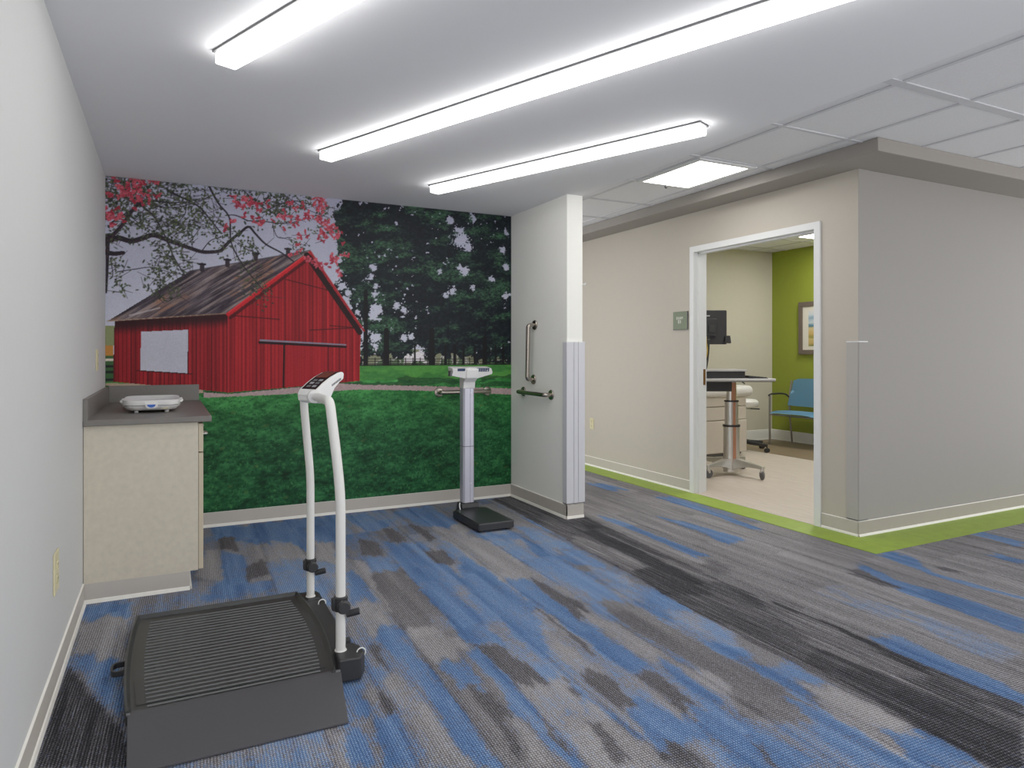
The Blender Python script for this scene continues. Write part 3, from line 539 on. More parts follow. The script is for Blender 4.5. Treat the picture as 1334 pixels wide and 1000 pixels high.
# door frame (hollow metal, profile with a stop)
root = thing('door_1', 'white metal door frame around the open exam room doorway', 'door frame', (WX, (DY0+DY1)/2, 0)); root['kind'] = 'structure'
b = NB()
F0, F1 = WX-0.018, WX+0.13
def jamb(ya, yb, s):    # ya = opening edge, yb = outer edge, s = direction into the wall
    pts = [(F0, ya), (F0, yb), (WX-0.001, yb), (WX-0.001, ya+s*0.012), (F1-0.014, ya+s*0.012), (F1-0.014, yb), (F1, yb), (F1, ya), (F1-0.05, ya), (F1-0.05, ya-s*0.014), (F0+0.05, ya-s*0.014), (F0+0.05, ya)]
    prism(b, pts, 'z', 0.004, DZ+0.05)
jamb(DY1, DY1+0.05, 1); jamb(DY0, DY0-0.05, -1)
pts = [(F0, DZ), (F0, DZ+0.05), (WX-0.001, DZ+0.05), (WX-0.001, DZ+0.012), (F1-0.014, DZ+0.012), (F1-0.014, DZ+0.05), (F1, DZ+0.05), (F1, DZ), (F1-0.05, DZ), (F1-0.05, DZ-0.014), (F0+0.05, DZ-0.014), (F0+0.05, DZ)]
prism(b, pts, 'y', DY0, DY1)
mk('frame', b, M['white'], root)
b = NB(); box(b, F1-0.045, F1-0.012, DY1-0.003, DY1, 0.95, 1.09); mk('strike_plate', b, M['brass'], root)['label'] = 'brass strike plate'

# ------------------------------------------------------------------ corner guards
def guard(name, pts, z0, z1, m, label, cap):
    r = thing(name, label, 'corner guard', (pts[0][0], pts[0][1], z0))
    b = NB(); prism(b, pts, 'z', z0, z1); o = mk('cover', b, [m, cap or m], r)  # cap is the tone of the front faces, their shade painted into the colour
    for p in o.data.polygons:
        if p.normal.y < -0.5: p.material_index = 1
    b = NB()
    cx = sum(p[0] for p in pts)/len(pts); cy = sum(p[1] for p in pts)/len(pts)
    prism(b, pts, 'z', z1, z1+0.007); mk('end_cap', b, M['white'], r)['label'] = 'white top cap'
    b = NB(); prism(b, pts, 'z', z0-0.006, z0); mk('end_cap', b, M['shadow'], r)['label'] = 'grey bottom cap'
    return r
g = 0.012
# wraps the partition end: grooved face
fy = PY0-0.016
xs_ = [PX0-g, PX0+0.028, PX0+0.030, PX0+0.055, PX0+0.057, PX0+0.098, PX0+0.100, PX1+g]
out = [(PX0-0.001, PY0+0.042), (PX0-g, PY0+0.042), (PX0-g, fy)]
for x in (PX0+0.05, PX0+0.088):
    out += [(x-0.004, fy), (x-0.004, fy+0.006), (x+0.004, fy+0.006), (x+0.004, fy)]
out += [(PX1+g, fy), (PX1+g, PY0+0.042), (PX1+0.001, PY0+0.042), (PX1+0.001, PY0-0.001), (PX0-0.001, PY0-0.001)]
guard('corner_guard', out, 0.115, 1.31, M['guard'], 'pale grey ribbed bumper guard wrapping the end of the partition', None)
out = [(WX-0.001, WY+0.085), (WX-0.008, WY+0.085), (WX-0.008, WY-0.002), (WX-0.003, WY-0.009), (WX+0.085, WY-0.009), (WX+0.085, WY-0.0012), (WX-0.001, WY-0.0012)]
guard('corner_guard', out, 0.115, 1.305, M['guard2'], 'beige corner guard on the outside corner right of the doorway', M['beige_shaded'])

# ------------------------------------------------------------------ ceiling lights
dv = Vector((0.385, -0.923)).normalized(); pv = Vector((-dv.y, dv.x))
def linear(cx, cy, L, label):
    """far-end centre, runs along dv"""
    r = thing('linear_light', label, 'ceiling light', (cx, cy, CZ), 'white linear lights on the smooth ceiling')
    def slab(w, z0, z1, e0=0.0):
        b = NB(); a = Vector((cx, cy))-dv*e0; c = Vector((cx, cy))+dv*(L+e0)
        q = [a+pv*w, a-pv*w, c-pv*w, c+pv*w]; prism(b, [tuple(p) for p in q], 'z', z0, z1); return b
    mk('housing', slab(0.050, CZ-0.009, CZ-0.0005, 0.008), M['shadow'], r)
    mk('diffuser', slab(0.041, CZ-0.054, CZ-0.009), M['diff'], r, bevel=0.004)
linear(0.205, 2.925, 3.3, 'linear white ceiling light nearest the left wall, cut off by the top edge')
linear(0.83, 4.085, 3.66, 'longest linear white ceiling light, running between the other two')
linear(1.685, 4.575, 2.02, 'short linear white ceiling light closest to the partition')
def troffer(name, x0, x1, y0, y1, z, m, label):
    r = thing(name, label, 'ceiling light', ((x0+x1)/2, (y0+y1)/2, z))
    b = NB(); box(b, x0, x1, y0, y1, z-0.008, z-0.0005); mk('diffuser', b, m, r)
    b = NB()
    for q in ((x0-0.03, x0, y0-0.03, y1+0.03), (x1, x1+0.03, y0-0.03, y1+0.03), (x0, x1, y0-0.03, y0), (x0, x1, y1, y1+0.03)): box(b, q[0], q[1], q[2], q[3], z-0.012, z-0.0005)
    mk('frame', b, M['white'], r); return r
r = troffer('recessed_light', 3.225, 3.665, 3.575, 4.205, AZ-0.0065, M['troff'], 'square white recessed light in the hallway tile ceiling')
b = NB(); lathe(b, [(0.006, -0.03), (0.012, -0.022), (0.012, -0.008)], (3.46, 4.219, AZ-0.01), seg=12); mk('latch', b, M['black'], r)['label'] = 'tiny black latch on the light frame'
troffer('recessed_light', 6.90, 7.46, 5.30, 5.92, 2.664, M['troff2'], 'recessed ceiling light seen through the top of the doorway')
troffer('recessed_light', 5.15, 5.75, 4.0, 4.6, 2.664, M['troff2'], 'added unseen ceiling light brightening the exam room near the doorway')  # extra light out of view, added to brighten the exam room

# ------------------------------------------------------------------ outlets, sign, hook, grab bars
def outlet(x, y, z, s, label, h=0.118, w=0.075):
    """s = +1 faces +x, -1 faces -x"""
    r = thing('wall_outlet', label, 'outlet', (x, y, z), None)
    xa, xb = sorted((x+s*0.0005, x+s*0.007)); b = NB(); box(b, xa, xb, y-w/2, y+w/2, z-h/2, z+h/2); mk('plate', b, M['ivory'], r, bevel=0.002)
    for dz in (-0.026, 0.026):
        xa, xb = sorted((x+s*0.007, x+s*0.010)); b = NB(); prism(b, rrect(y-0.016, y+0.016, z+dz-0.015, z+dz+0.015, 0.007), 'x', xa, xb); f = mk('socket', b, M['ivory'], r)
        b = NB(); xa, xb = sorted((x+s*0.010, x+s*0.0105))
        for dy in (-0.006, 0.006): box(b, xa, xb, y+dy-0.0012, y+dy+0.0012, z+dz-0.002, z+dz+0.008)
        lathe(b, [(0.0025, 0), (0.0025, 0.0005)], (x+s*0.010, y, z+dz-0.009), (s, 0, 0), 10)
        mk('slot', b, M['ivory_dark'], f)
outlet(XL, 3.013, 0.425, 1, 'ivory duplex outlet low on the left wall', h=0.15, w=0.11)
outlet(XL, 4.665, 1.19, 1, 'ivory outlet on the left wall above the counter', h=0.125, w=0.11)
outlet(WX, 6.28, 0.465, -1, 'ivory outlet low on the hallway wall beyond the partition')
r = thing('room_sign', 'sage green room sign with white lettering beside the doorway', 'sign', (WX, 4.833, 1.525))
b = NB(); box(b, WX-0.012, WX-0.0005, 4.74, 4.928, 1.445, 1.605); mk('plate', b, M['olive'], r, bevel=0.002)
b = NB(); box(b, WX-0.0135, WX-0.0005, 4.736, 4.74, 1.445, 1.605); box(b, WX-0.0135, WX-0.0005, 4.736, 4.928, 1.441, 1.445); mk('edge', b, M['shadow'], r)
def text(body, size, loc, rot, m, parent, name='lettering', ext=0.0006):
    cu = bpy.data.curves.new('t', 'FONT'); cu.body = body; cu.size = size; cu.align_x = 'CENTER'; cu.align_y = 'CENTER'; cu.extrude = ext
    to = bpy.data.objects.new('t', cu); COL.objects.link(to)
    dg = bpy.context.evaluated_depsgraph_get(); me = bpy.data.meshes.new_from_object(to.evaluated_get(dg))
    bpy.data.objects.remove(to); me.name = name
    o = bpy.data.objects.new(name, me); COL.objects.link(o); me.materials.clear(); me.materials.append(m)
    me.transform(Matrix.Translation(Vector(loc)-ORIG[parent.name]) @ rot.to_4x4())
    o.parent = parent; ORIG[o.name] = ORIG[parent.name]; return o
def frame_rot(xdir, ydir):
    x = Vector(xdir).normalized(); y = Vector(ydir); y = (y-x*y.dot(x)).normalized(); z = x.cross(y)
    return Matrix((x, y, z)).transposed()
text('EXAM', 0.034, (WX-0.0125, 4.838, 1.545), frame_rot((0, -1, 0), (0, 0, 1)), M['letters'], r)
text('01', 0.046, (WX-0.0125, 4.838, 1.512), frame_rot((0, -1, 0), (0, 0, 1)), M['letters'], r)
b = NB(); tube(b, fillet([(0, 0, 0), (0.022, 0, 0), (0.045, 0, -0.004), (0.052, 0, 0.01)], 0.01), 0.006, 10)
r = thing('wall_hook', 'small white hook on the hallway side of the partition edge', 'hook', (PX1, 4.42, 1.76))
for v in b.verts: v.co += Vector((PX1+0.008, 4.42, 1.755))
mk('arm', b, M['white'], r, smooth=True)
b = NB(); box(b, PX1+0.0005, PX1+0.009, 4.405, 4.435, 1.73, 1.785); mk('plate', b, M['white'], r, bevel=0.003)
def grab(p0, p1, n, label, rad=0.017):
    p0, p1, n = Vector(p0), Vector(p1), Vector(n)
    r = thing('grab_bar', label, 'grab bar', (p0+p1)/2, 'stainless grab bars')
    b = NB(); pts = fillet([p0+n*0.006, p0+n*0.062, p1+n*0.062, p1+n*0.006], 0.05, 8); tube(b, pts, rad, 18); mk('bar', b, M['steel'], r, smooth=True)
    for p in (p0, p1):
        b = NB(); lathe(b, [(0.040, 0.0), (0.040, 0.006), (0.036, 0.011), (rad+0.003, 0.014)], p, n, 28); mk('flange', b, M['steel'], r, smooth=True)
grab((1.99, YB-0.004, 0.91), (2.425, YB-0.004, 0.91), (0, -1, 0), 'horizontal steel grab bar on the mural behind the column scale')
grab((PX0, 5.06, 0.912), (PX0, 4.60, 0.908), (-1, 0, 0), 'horizontal steel grab bar on the white partition')
grab((PX0, 4.865, 1.458), (PX0, 4.885, 1.018), (-1, 0, 0), 'vertical steel grab bar on the white partition')

# ------------------------------------------------------------------ base cabinet, counter, baby scale
CX1 = 0.165; CY0 = 3.95
r = thing('base_cabinet', 'beige laminate base cabinet in the left corner under the grey counter', 'cabinet', (-0.1, 4.6, 0))
b = NB(); box(b, XL+0.002, CX1-0.02, CY0, YB-0.006, 0.095, 0.87); mk('carcass', b, M['lam'], r, bevel=0.001)
b = NB(); box(b, XL+0.02, 0.10, CY0+0.004, YB-0.02, 0.0, 0.095); mk('toe_kick', b, M['base'], r)
b = NB(); prof = [(0.0, 0), (0.016, 0), (0.010, 0.014), (0.005, 0.018), (0.005, 0.095), (0, 0.097)]
prism(b, [(CY0+0.004-d, z) for d, z in prof], 'x', XL+0.002, 0.105); prism(b, [(0.10+d, z) for d, z in prof], 'y', CY0+0.002, YB-0.02)
o = mk('cove_base', b, [M['base'], M['toe']], r)
for p in o.data.polygons:
    if p.center.z < 0.02 : p.material_index = 1
n_b = 3; w_b = (YB-0.012-CY0)/n_b
for i in range(n_b):
    ya, yb = CY0+0.001+i*w_b, CY0+(i+1)*w_b-0.003
    b = NB(); box(b, CX1-0.0185, CX1+0.004, ya, yb, 0.715, 0.862); d = mk('drawer', b, M['lam_edge'], r, bevel=0.0015)
    b = NB(); tube(b, fillet([(CX1+0.004, (ya+yb)/2-0.05, 0.79), (CX1+0.03, (ya+yb)/2-0.05, 0.79), (CX1+0.03, (ya+yb)/2+0.05, 0.79), (CX1+0.004, (ya+yb)/2+0.05, 0.79)], 0.012), 0.005, 10); mk('handle', b, M['chrome'], d, smooth=True)
    b = NB(); box(b, CX1-0.0185, CX1+0.004, ya, yb, 0.10, 0.707); d = mk('door', b, M['lam_edge'], r, bevel=0.0015)
r = thing('countertop', 'dark grey countertop with backsplash holding the white baby scale', 'countertop', (-0.08, 4.6, 0.87))
b = NB(); box(b, XL+0.001, 0.208, 3.925, YB-0.005, 0.871, 0.902); mk('slab', b, M['counter'], r, bevel=0.004)
b = NB(); box(b, XL+0.0225, 0.198, YB-0.026, YB-0.0055, 0.902, 1.012); mk('backsplash', b, M['counter'], r, bevel=0.002)
b = NB(); box(b, XL+0.001, XL+0.022, 3.93, YB-0.0055, 0.902, 1.006); mk('backsplash', b, M['counter'], r, bevel=0.002)

def ring_shell(levels, n=48, p=5.0):
    """superellipse rings (cx, cy, hx, hy, z)"""
    b = NB(); R = []
    for cx, cy, hx, hy, z in levels:
        rr = []
        for k in range(n):
            a = 2*PI*k/n; c, s = math.cos(a), math.sin(a)
            rr.append(b.verts.new((cx+hx*math.copysign(abs(c)**(2/p), c), cy+hy*math.copysign(abs(s)**(2/p), s), z)))
        R.append(rr)
    for A, Bv in zip(R, R[1:]):
        for k in range(n): b.faces.new((A[k], A[(k+1) % n], Bv[(k+1) % n], Bv[k]))
    b.faces.new(R[0][::-1]); b.faces.new(R[-1]); return b
bx, by, bz = -0.078, 4.50, 0.902
r = thing('baby_scale', 'white baby scale tray with a blue badge on the grey counter', 'baby scale', (bx, by, bz))
mk('body', ring_shell([(bx, by, 0.112, 0.21, bz+0.012), (bx, by, 0.128, 0.24, bz+0.017), (bx, by, 0.143, 0.258, bz+0.034), (bx, by, 0.145, 0.26, bz+0.040)]), M['plastic'], r, smooth=True)
mk('seam', ring_shell([(bx, by, 0.1415, 0.2565, bz+0.040), (bx, by, 0.1415, 0.2565, bz+0.0435)]), M['shadow'], r)
mk('tray', ring_shell([(bx, by, 0.144, 0.26, bz+0.0435), (bx, by, 0.146, 0.262, bz+0.052), (bx, by, 0.143, 0.262, bz+0.070), (bx, by, 0.135, 0.252, bz+0.068), (bx, by, 0.118, 0.232, bz+0.052), (bx, by, 0.09, 0.19, bz+0.047)]), M['plastic'], r, smooth=True)
for sx in (-1, 1):
    for sy in (-1, 1):
        b = NB(); lathe(b, [(0.011, 0.0), (0.012, 0.004), (0.010, 0.016)], (bx+sx*0.075, by+sy*0.185, bz), seg=16); mk('foot', b, M['plastic'], r, smooth=True)
for sy in (-1, 1):
    b = NB(); tube(b, fillet([(bx-0.143, by+sy*0.08-0.04, bz+0.05), (bx-0.153, by+sy*0.08-0.03, bz+0.058), (bx-0.153, by+sy*0.08+0.03, bz+0.058), (bx-0.143, by+sy*0.08+0.04, bz+0.05)], 0.012), 0.007, 10)
    for v in list(b.verts):
        pass
    mk('grip', b, M['plastic'], r, smooth=True)
    b = NB(); tube(b, fillet([(bx+0.143, by+sy*0.08-0.04, bz+0.05), (bx+0.153, by+sy*0.08-0.03, bz+0.058), (bx+0.153, by+sy*0.08+0.03, bz+0.058), (bx+0.143, by+sy*0.08+0.04, bz+0.05)], 0.012), 0.007, 10)
    mk('grip', b, M['plastic'], r, smooth=True)
b = NB(); yy = by-0.268
prism(b, [(bx-0.03, bz+0.055), (bx+0.03, bz+0.055), (bx+0.03, bz+0.035), (bx+0.018, bz+0.026), (bx-0.018, bz+0.026), (bx-0.03, bz+0.035)], 'y', yy, yy+0.02); mk('badge_plate', b, M['plastic'], r, bevel=0.002)
b = NB(); pts = [(bx+0.021*math.cos(a), bz+0.048+0.017*math.sin(a)) for a in [PI+PI*i/10 for i in range(11)]]; prism(b, pts, 'y', yy-0.0015, yy); mk('badge', b, M['logo'], r)['label'] = 'blue half round badge'
b = NB(); box(b, bx+0.05, bx+0.085, by-0.2495, by-0.243, bz+0.022, bz+0.03); mk('port', b, M['ivory'], r)

# ------------------------------------------------------------------ wheelchair scale
r = thing('wheelchair_scale', 'black wheelchair scale platform with ramp and white handrail post', 'scale', (0.22, 3.0, 0))
XA, XB, YA, YC = -0.122, 0.556, 2.555, 3.475
def bulge(y):
    t = (y-YA)/(YC-YA); return 0.036*4*t*(1-t)
ys_ = [YA+(YC-YA)*i/16 for i in range(17)]
xl = lambda y: XA-0.6*bulge(y); xr = lambda y: XB+0.9*bulge(y)+0.012*(y-YA)/(YC-YA)
outl = [(xl(y), y) for y in ys_] + [(xr(y), y) for y in reversed(ys_)]
b = NB(); prism(b, outl, 'z', 0.016, 0.050); mk('platform', b, M['charcoal'], r, bevel=0.006)
# raised rim on three sides
b = NB(); wv = 0.013
for side in (0, 1):
    prev = None
    for y in ys_:
        x = xl(y) if side == 0 else xr(y); s = 1 if side == 0 else -1
        sec = [b.verts.new(p) for p in ((x, y, 0.045), (x, y, 0.064), (x+s*wv*0.6, y, 0.066), (x+s*wv, y, 0.056), (x+s*wv*1.5, y, 0.0495))]
        if prev:
            for i in range(4): b.faces.new((prev[i], sec[i], sec[i+1], prev[i+1]))
        else: b.faces.new(sec)
        prev = sec
    b.faces.new(prev[::-1])
prism(b, [(YC, 0.045), (YC, 0.064), (YC-wv*0.6, 0.066), (YC-wv, 0.056), (YC-wv*1.5, 0.0495), (YC-wv*1.5, 0.045)], 'x', xl(YC), xr(YC))
mk('rim', b, M['charcoal'], r, smooth=True)
# rubber mat with ribs running across
b = NB(); mo = [(xl(y)+0.034, y) for y in ys_ if YA+0.01 < y < YC-0.03] ; mo2 = [(xr(y)-0.034, y) for y in reversed(ys_) if YA+0.01 < y < YC-0.03]
prism(b, mo+mo2, 'z', 0.0495, 0.0525); mat_o = mk('tread_mat', b, M['charcoal'], r)
b = NB(); nr = 26
for i in range(nr):
    y = YA+0.035+(YC-0.09-YA-0.035)*i/(nr-1); xa, xb = xl(y)+0.065, xr(y)-0.055
    prism(b, [(y-0.0035, 0.0522), (y-0.0015, 0.0562), (y+0.0015, 0.0562), (y+0.0035, 0.0522)], 'x', xa, xb)
mk('rib_pattern', b, M['rib'], mat_o)
# ramp
b = NB(); xla, xra = -0.124, 0.574
prism(b, [(2.275, 0.002), (2.275, 0.010), (2.30, 0.014), (2.548, 0.052), (2.575, 0.0535), (2.575, 0.047), (2.545, 0.040), (2.30, 0.004)], 'x', xla+0.008, xra)
for v in b.verts:
    if v.co.y < 2.4: v.co.x = xla+0.017 if v.co.x < 0.2 else 0.538
mk('ramp', b, M['ramp'], r, bevel=0.002)
b = NB(); tube(b, [(xla+0.004, 2.556, 0.053), (xla+0.016, 2.556, 0.053)], 0.006, 10); mk('hinge_pin', b, M['shadow'], r, smooth=True)
b = NB(); tube(b, [(xra-0.018, 2.556, 0.053), (xra-0.002, 2.556, 0.053)], 0.006, 10); mk('hinge_pin', b, M['shadow'], r, smooth=True)
# right side housing with two post sockets
b = NB(); prism(b, [(xr(y)+0.0005, y) for y in ys_]+[(0.655, YC-0.006), (0.667, YC-0.04), (0.662, 2.85), (0.648, 2.70), (0.62, 2.60)], 'z', 0.012, 0.056); mk('side_housing', b, M['black'], r, bevel=0.004)
b = NB(); prism(b, [(0.567, 2.555), (0.648, 2.548), (0.675, 2.60), (0.672, 2.66), (0.65, 2.70), (0.580, 2.70)], 'z', 0.008, 0.092); mk('post_socket', b, M['black'], r, bevel=0.006)
b = NB(); prism(b, [(0.594, 3.345), (0.655, 3.345), (0.664, 3.40), (0.655, 3.435), (0.594, 3.435)], 'z', 0.010, 0.061); mk('post_socket', b, M['black'], r, bevel=0.006)
b = NB(); box(b, 0.632, 0.662, 2.765, 2.80, 0.01, 0.075); mk('bracket', b, M['black'], r, bevel=0.003)
for yy in (2.60, 3.27):
    b = NB(); c = Vector((0.662 if yy < 3 else 0.648, yy, 0.088 if yy < 3 else 0.06)); pts = [c+Vector((0.017*math.cos(a), 0.0, 0.017*math.sin(a))) for a in [PI*1.75*i/14-0.9 for i in range(15)]]; tube(b, pts, 0.0025, 8); mk('wire_clip', b, M['white'], r, smooth=True)
# handrail
NY, FY_, PXX, PXF = 2.645, 3.385, 0.594, 0.616
b = NB()
path = [(PXX, NY, 0.085), (PXX, NY, 0.68), (PXX-0.013, NY+0.008, 0.83), (PXX-0.028, NY+0.02, 0.97), (PXX-0.034, NY+0.035, 1.045), (PXF-0.040, FY_-0.045, 1.045), (PXF-0.034, FY_-0.025, 0.97), (PXF-0.018, FY_-0.008, 0.82), (PXF, FY_, 0.64), (PXF, FY_, 0.058)]
pts = [Vector(path[0])]+fillet(path[0:4], 0.08)[1:-1]
pts = fillet(path, 0.085, 8); tube(b, pts, 0.0185, 18); rail = mk('handrail', b, M['post'], r, smooth=True)
def collar(y, z, PXX):
    b = NB(); lathe(b, [(0.022, -0.028), (0.027, -0.026), (0.027, 0.026), (0.022, 0.028)], (PXX, y, z), seg=22)
    box(b, PXX-0.034, PXX-0.008, y-0.012, y+0.012, z-0.022, z+0.022)
    c = mk('collar', b, M['black'], r, smooth=True, bevel=0.002)
    b = NB(); lathe(b, [(0.010, 0.0), (0.024, 0.004), (0.026, 0.016), (0.020, 0.026)], (PXX+0.004, y-0.020, z-0.006), (0.0, -1, 0), 18); mk('knob', b, M['black'], c, smooth=True)
    b = NB(); tube(b, [(PXX+0.02, y-0.01, z-0.042), (PXX+0.066, y-0.025, z-0.032)], 0.0135, 16); mk('peg', b, M['black'], c, smooth=True)
    b = NB(); lathe(b, [(0.003, 0), (0.003, 0.002)], (PXX, y-0.027, z+0.016), (0, -1, 0), 8); mk('screw', b, M['chrome'], c)
collar(NY, 0.272, PXX); collar(FY_, 0.215, PXF)
for y in (NY, FY_):
    b = NB(); z = 0.092 if y == NY else 0.061; lathe(b, [(0.023, 0), (0.022, 0.003), (0.0192, 0.004)], (PXX if y == NY else PXF, y, z), seg=20); mk('ferrule', b, M['post'] if y == NY else M['post'], r, smooth=True)
# carrying strap on the left
b = NB(); cx = xl(2.99)
for dz in (0,):
    pts = fillet([(cx+0.002, 2.945, 0.034), (cx-0.034, 2.945, 0.034), (cx-0.044, 2.965, 0.034), (cx-0.044, 3.01, 0.034), (cx-0.034, 3.03, 0.034), (cx+0.002, 3.03, 0.034)], 0.018)
    R0 = []
    for i, p in enumerate(pts):
        t = (pts[min(i+1, len(pts)-1)]-pts[max(i-1, 0)]).normalized(); n = Vector((t.y, -t.x, 0))
        R0.append([b.verts.new(p+n*0.004*a+Vector((0, 0, 0.010*c))) for a, c in ((1, 1), (-1, 1), (-1, -1), (1, -1))])
    for A, Bv in zip(R0, R0[1:]):
        for k in range(4): b.faces.new((A[k], A[(k+1) % 4], Bv[(k+1) % 4], Bv[k]))
    b.faces.new(R0[0]); b.faces.new(R0[-1][::-1])
mk('carry_handle', b, M['black'], r, smooth=True)
# display head
HX, HY_, HZ = PXX-0.030, 3.06, 1.045
prof = [(-0.030, -0.020), (-0.034, 0.006), (-0.026, 0.026), (0.020, 0.058), (0.060, 0.080), (0.105, 0.098), (0.128, 0.102), (0.136, 0.094), (0.133, 0.070), (0.112, 0.058), (0.080, 0.030), (0.060, -0.004), (0.045, -0.024), (0.0, -0.032)]
def yaw(b, a=math.radians(32)):
    c = Vector((HX, HY_, 0)); bmesh.ops.rotate(b, cent=c, matrix=Matrix.Rotation(a, 3, 'Z'), verts=b.verts); return b
b = yaw((lambda q: (prism(q, [(HX+a, HZ+c) for a, c in prof], 'y', HY_-0.055, HY_+0.055), q)[1])(NB())); hd = mk('display_head', b, M['plastic'], r, bevel=0.004)
b = NB(); tube(b, [(HX-0.004, HY_-0.075, HZ), (HX+0.004, HY_+0.16, HZ)], 0.027, 20); mk('clamp', b, M['plastic'], r, smooth=True)
top = [(-0.020, 0.0300), (0.020, 0.058), (0.060, 0.080), (0.105, 0.098), (0.120, 0.1012)]
def strip(t0, t1, y0, y1, lift):
    """patch on the curved face; t measured along the profile"""
    b = NB(); n = 10; ln = [0]
    for p, q in zip(top, top[1:]): ln.append(ln[-1]+math.dist(p, q))
    def at(t):
        s = t*ln[-1]
        for i in range(len(top)-1):
            if s <= ln[i+1]+1e-9:
                f = (s-ln[i])/(ln[i+1]-ln[i]); p, q = top[i], top[i+1]; d = Vector((q[0]-p[0], q[1]-p[1])).normalized(); n_ = Vector((-d.y, d.x))
                return Vector((p[0]+(q[0]-p[0])*f, p[1]+(q[1]-p[1])*f)), n_
    P = [at(t0+(t1-t0)*i/n) for i in range(n+1)]
    pts = [(HX+(p+m_*lift).x, HZ+(p+m_*lift).y) for p, m_ in P]+[(HX+p.x-m_.x*0.001, HZ+p.y-m_.y*0.001) for p, m_ in reversed(P)]
    prism(b, pts, 'y', y0, y1); return b
pn = mk('control_panel', yaw(strip(0.0, 1.0, HY_-0.044, HY_+0.044, 0.0015)), M['panel'], hd)
def sub(name, b, m): return mk(name, yaw(b), m, hd)
sub('screen', strip(0.55, 0.93, HY_-0.033, HY_+0.033, 0.0022), M['lcd'])
for i in range(3):
    for j in range(2):
        sub('button', strip(0.08+0.14*i, 0.16+0.14*i, HY_-0.030+0.034*j, HY_-0.008+0.034*j, 0.0028), M['key'] if (i+j) % 2 == 0 else M['shadow'])
b = NB()
for i in range(9): box(b, HX+0.062+i*0.0062, HX+0.0665+i*0.0062, HY_-0.0556, HY_-0.0550, HZ+0.040+i*0.0032, HZ+0.050+i*0.0032)
sub('side_lettering', b, M['shadow'])

# ------------------------------------------------------------------ column scale
r = thing('column_scale', 'silver column scale with black weighing platform in front of the mural', 'scale', (2.03, 4.55, 0))
b = NB(); prism(b, rrect(1.893, 2.172, 4.275, 4.752, 0.02), 'z', 0.014, 0.060); mk('platform', b, M['black'], r, bevel=0.005)
b = NB(); prism(b, rrect(1.902, 2.163, 4.284, 4.742, 0.018), 'z', 0.060, 0.065); mk('rubber_mat', b, M['rubber'], r, bevel=0.002)
b = NB(); prism(b, rrect(1.898, 2.167, 4.2735, 4.2765, 0.001), 'z', 0.0595, 0.0635); mk('front_trim', b, M['shadow'], r)['label'] = 'bright line along the front edge'
for sx in (1.93, 2.135):
    for sy in (4.32, 4.71):
        b = NB(); lathe(b, [(0.018, 0), (0.018, 0.0145)], (sx, sy, 0), seg=14); mk('foot', b, M['black'], r)
b = NB(); prism(b, [(4.745, 0.02), (4.735, 0.075), (4.745, 0.105), (4.84, 0.105), (4.87, 0.02)], 'x', 1.965, 2.105); mk('column_base', b, M['black'], r, bevel=0.006)
b = NB(); tube(b, fillet([(1.957, 4.76, 0.112), (1.951, 4.755, 0.09), (1.957, 4.735, 0.04)], 0.02), 0.004, 8); mk('cable', b, M['white'], r, smooth=True)
pxa, pxb, pya, pyb = 1.988, 2.078, 4.765, 4.835
def post(z0, z1):
    b = NB(); prism(b, [(pxa, pya+0.012), (pxa+0.012, pya), (pxa+0.048, pya), (pxa+0.050, pya+0.004), (pxa+0.056, pya+0.004), (pxa+0.058, pya), (pxb-0.010, pya), (pxb, pya+0.012), (pxb, pyb), (pxa, pyb)], 'z', z0, z1)
    return mk('column', b, M['silver'], r)
post(0.10, 0.525); post(0.530, 0.97)
b = NB(); box(b, pxa+0.004, pxb-0.004, pya+0.006, pyb-0.004, 0.524, 0.531); mk('joint', b, M['black'], r)
for z in (0.93, 0.25):
    b = NB(); lathe(b, [(0.005, 0), (0.004, 0.003)], (pxa+0.060, pya, z), (0, -1, 0), 10); mk('screw', b, M['white'], r)
b = NB(); prism(b, [(pya-0.004, 0.965), (pya-0.012, 1.015), (pya-0.062, 1.045), (pya-0.072, 1.108), (pya-0.06, 1.122), (pya+0.02, 1.128), (pyb+0.004, 1.09), (pyb+0.004, 0.965)], 'x', pxa-0.003, pxb+0.003); mk('neck', b, M['plastic'], r, bevel=0.006)
b = NB(); tx0, tx1, tc = 1.875, 2.190, 2.033
face = [(tx0, 1.118), (tx1, 1.118), (tx1+0.014, 1.085), (tx1+0.010, 1.072), (tc+0.05, 1.040), (tc-0.05, 1.040), (tx0-0.002, 1.064), (tx0+0.006, 1.085)]
A = []
for yy, sh in ((4.70, 0.0), (4.80, 0.012)):
    A.append([b.verts.new((x, yy + (1.122-z)*0.25*(1 if sh == 0 else 0), z+sh)) for x, z in face])
b.faces.new(A[0]); b.faces.new(A[1][::-1])
for i in range(len(face)): b.faces.new((A[0][i], A[0][(i+1) % 8], A[1][(i+1) % 8], A[1][i]))
head = mk('display_head', b, M['plastic'], r, bevel=0.004)
def fp(x0, x1, z0, z1, off):   # patch on the tilted front
    b = NB(); f = lambda z: 4.70+(1.122-z)*0.25-off
    v = [b.verts.new(p) for p in ((x0, f(z0), z0), (x1, f(z0), z0), (x1, f(z1), z1), (x0, f(z1), z1), (x0, f(z0)+off+0.001, z0), (x1, f(z0)+off+0.001, z0), (x1, f(z1)+off+0.001, z1), (x0, f(z1)+off+0.001, z1))]
    for q in ((0,1,2,3),(7,6,5,4),(0,4,5,1),(1,5,6,2),(2,6,7,3),(3,7,4,0)): b.faces.new([v[i] for i in q])
    return b
mk('screen', fp(1.915, 1.975, 1.097, 1.117, 0.001), M['navy'], head)
kp = mk('keypad', fp(2.068, 2.172, 1.092, 1.119, 0.001), M['navy'], head)
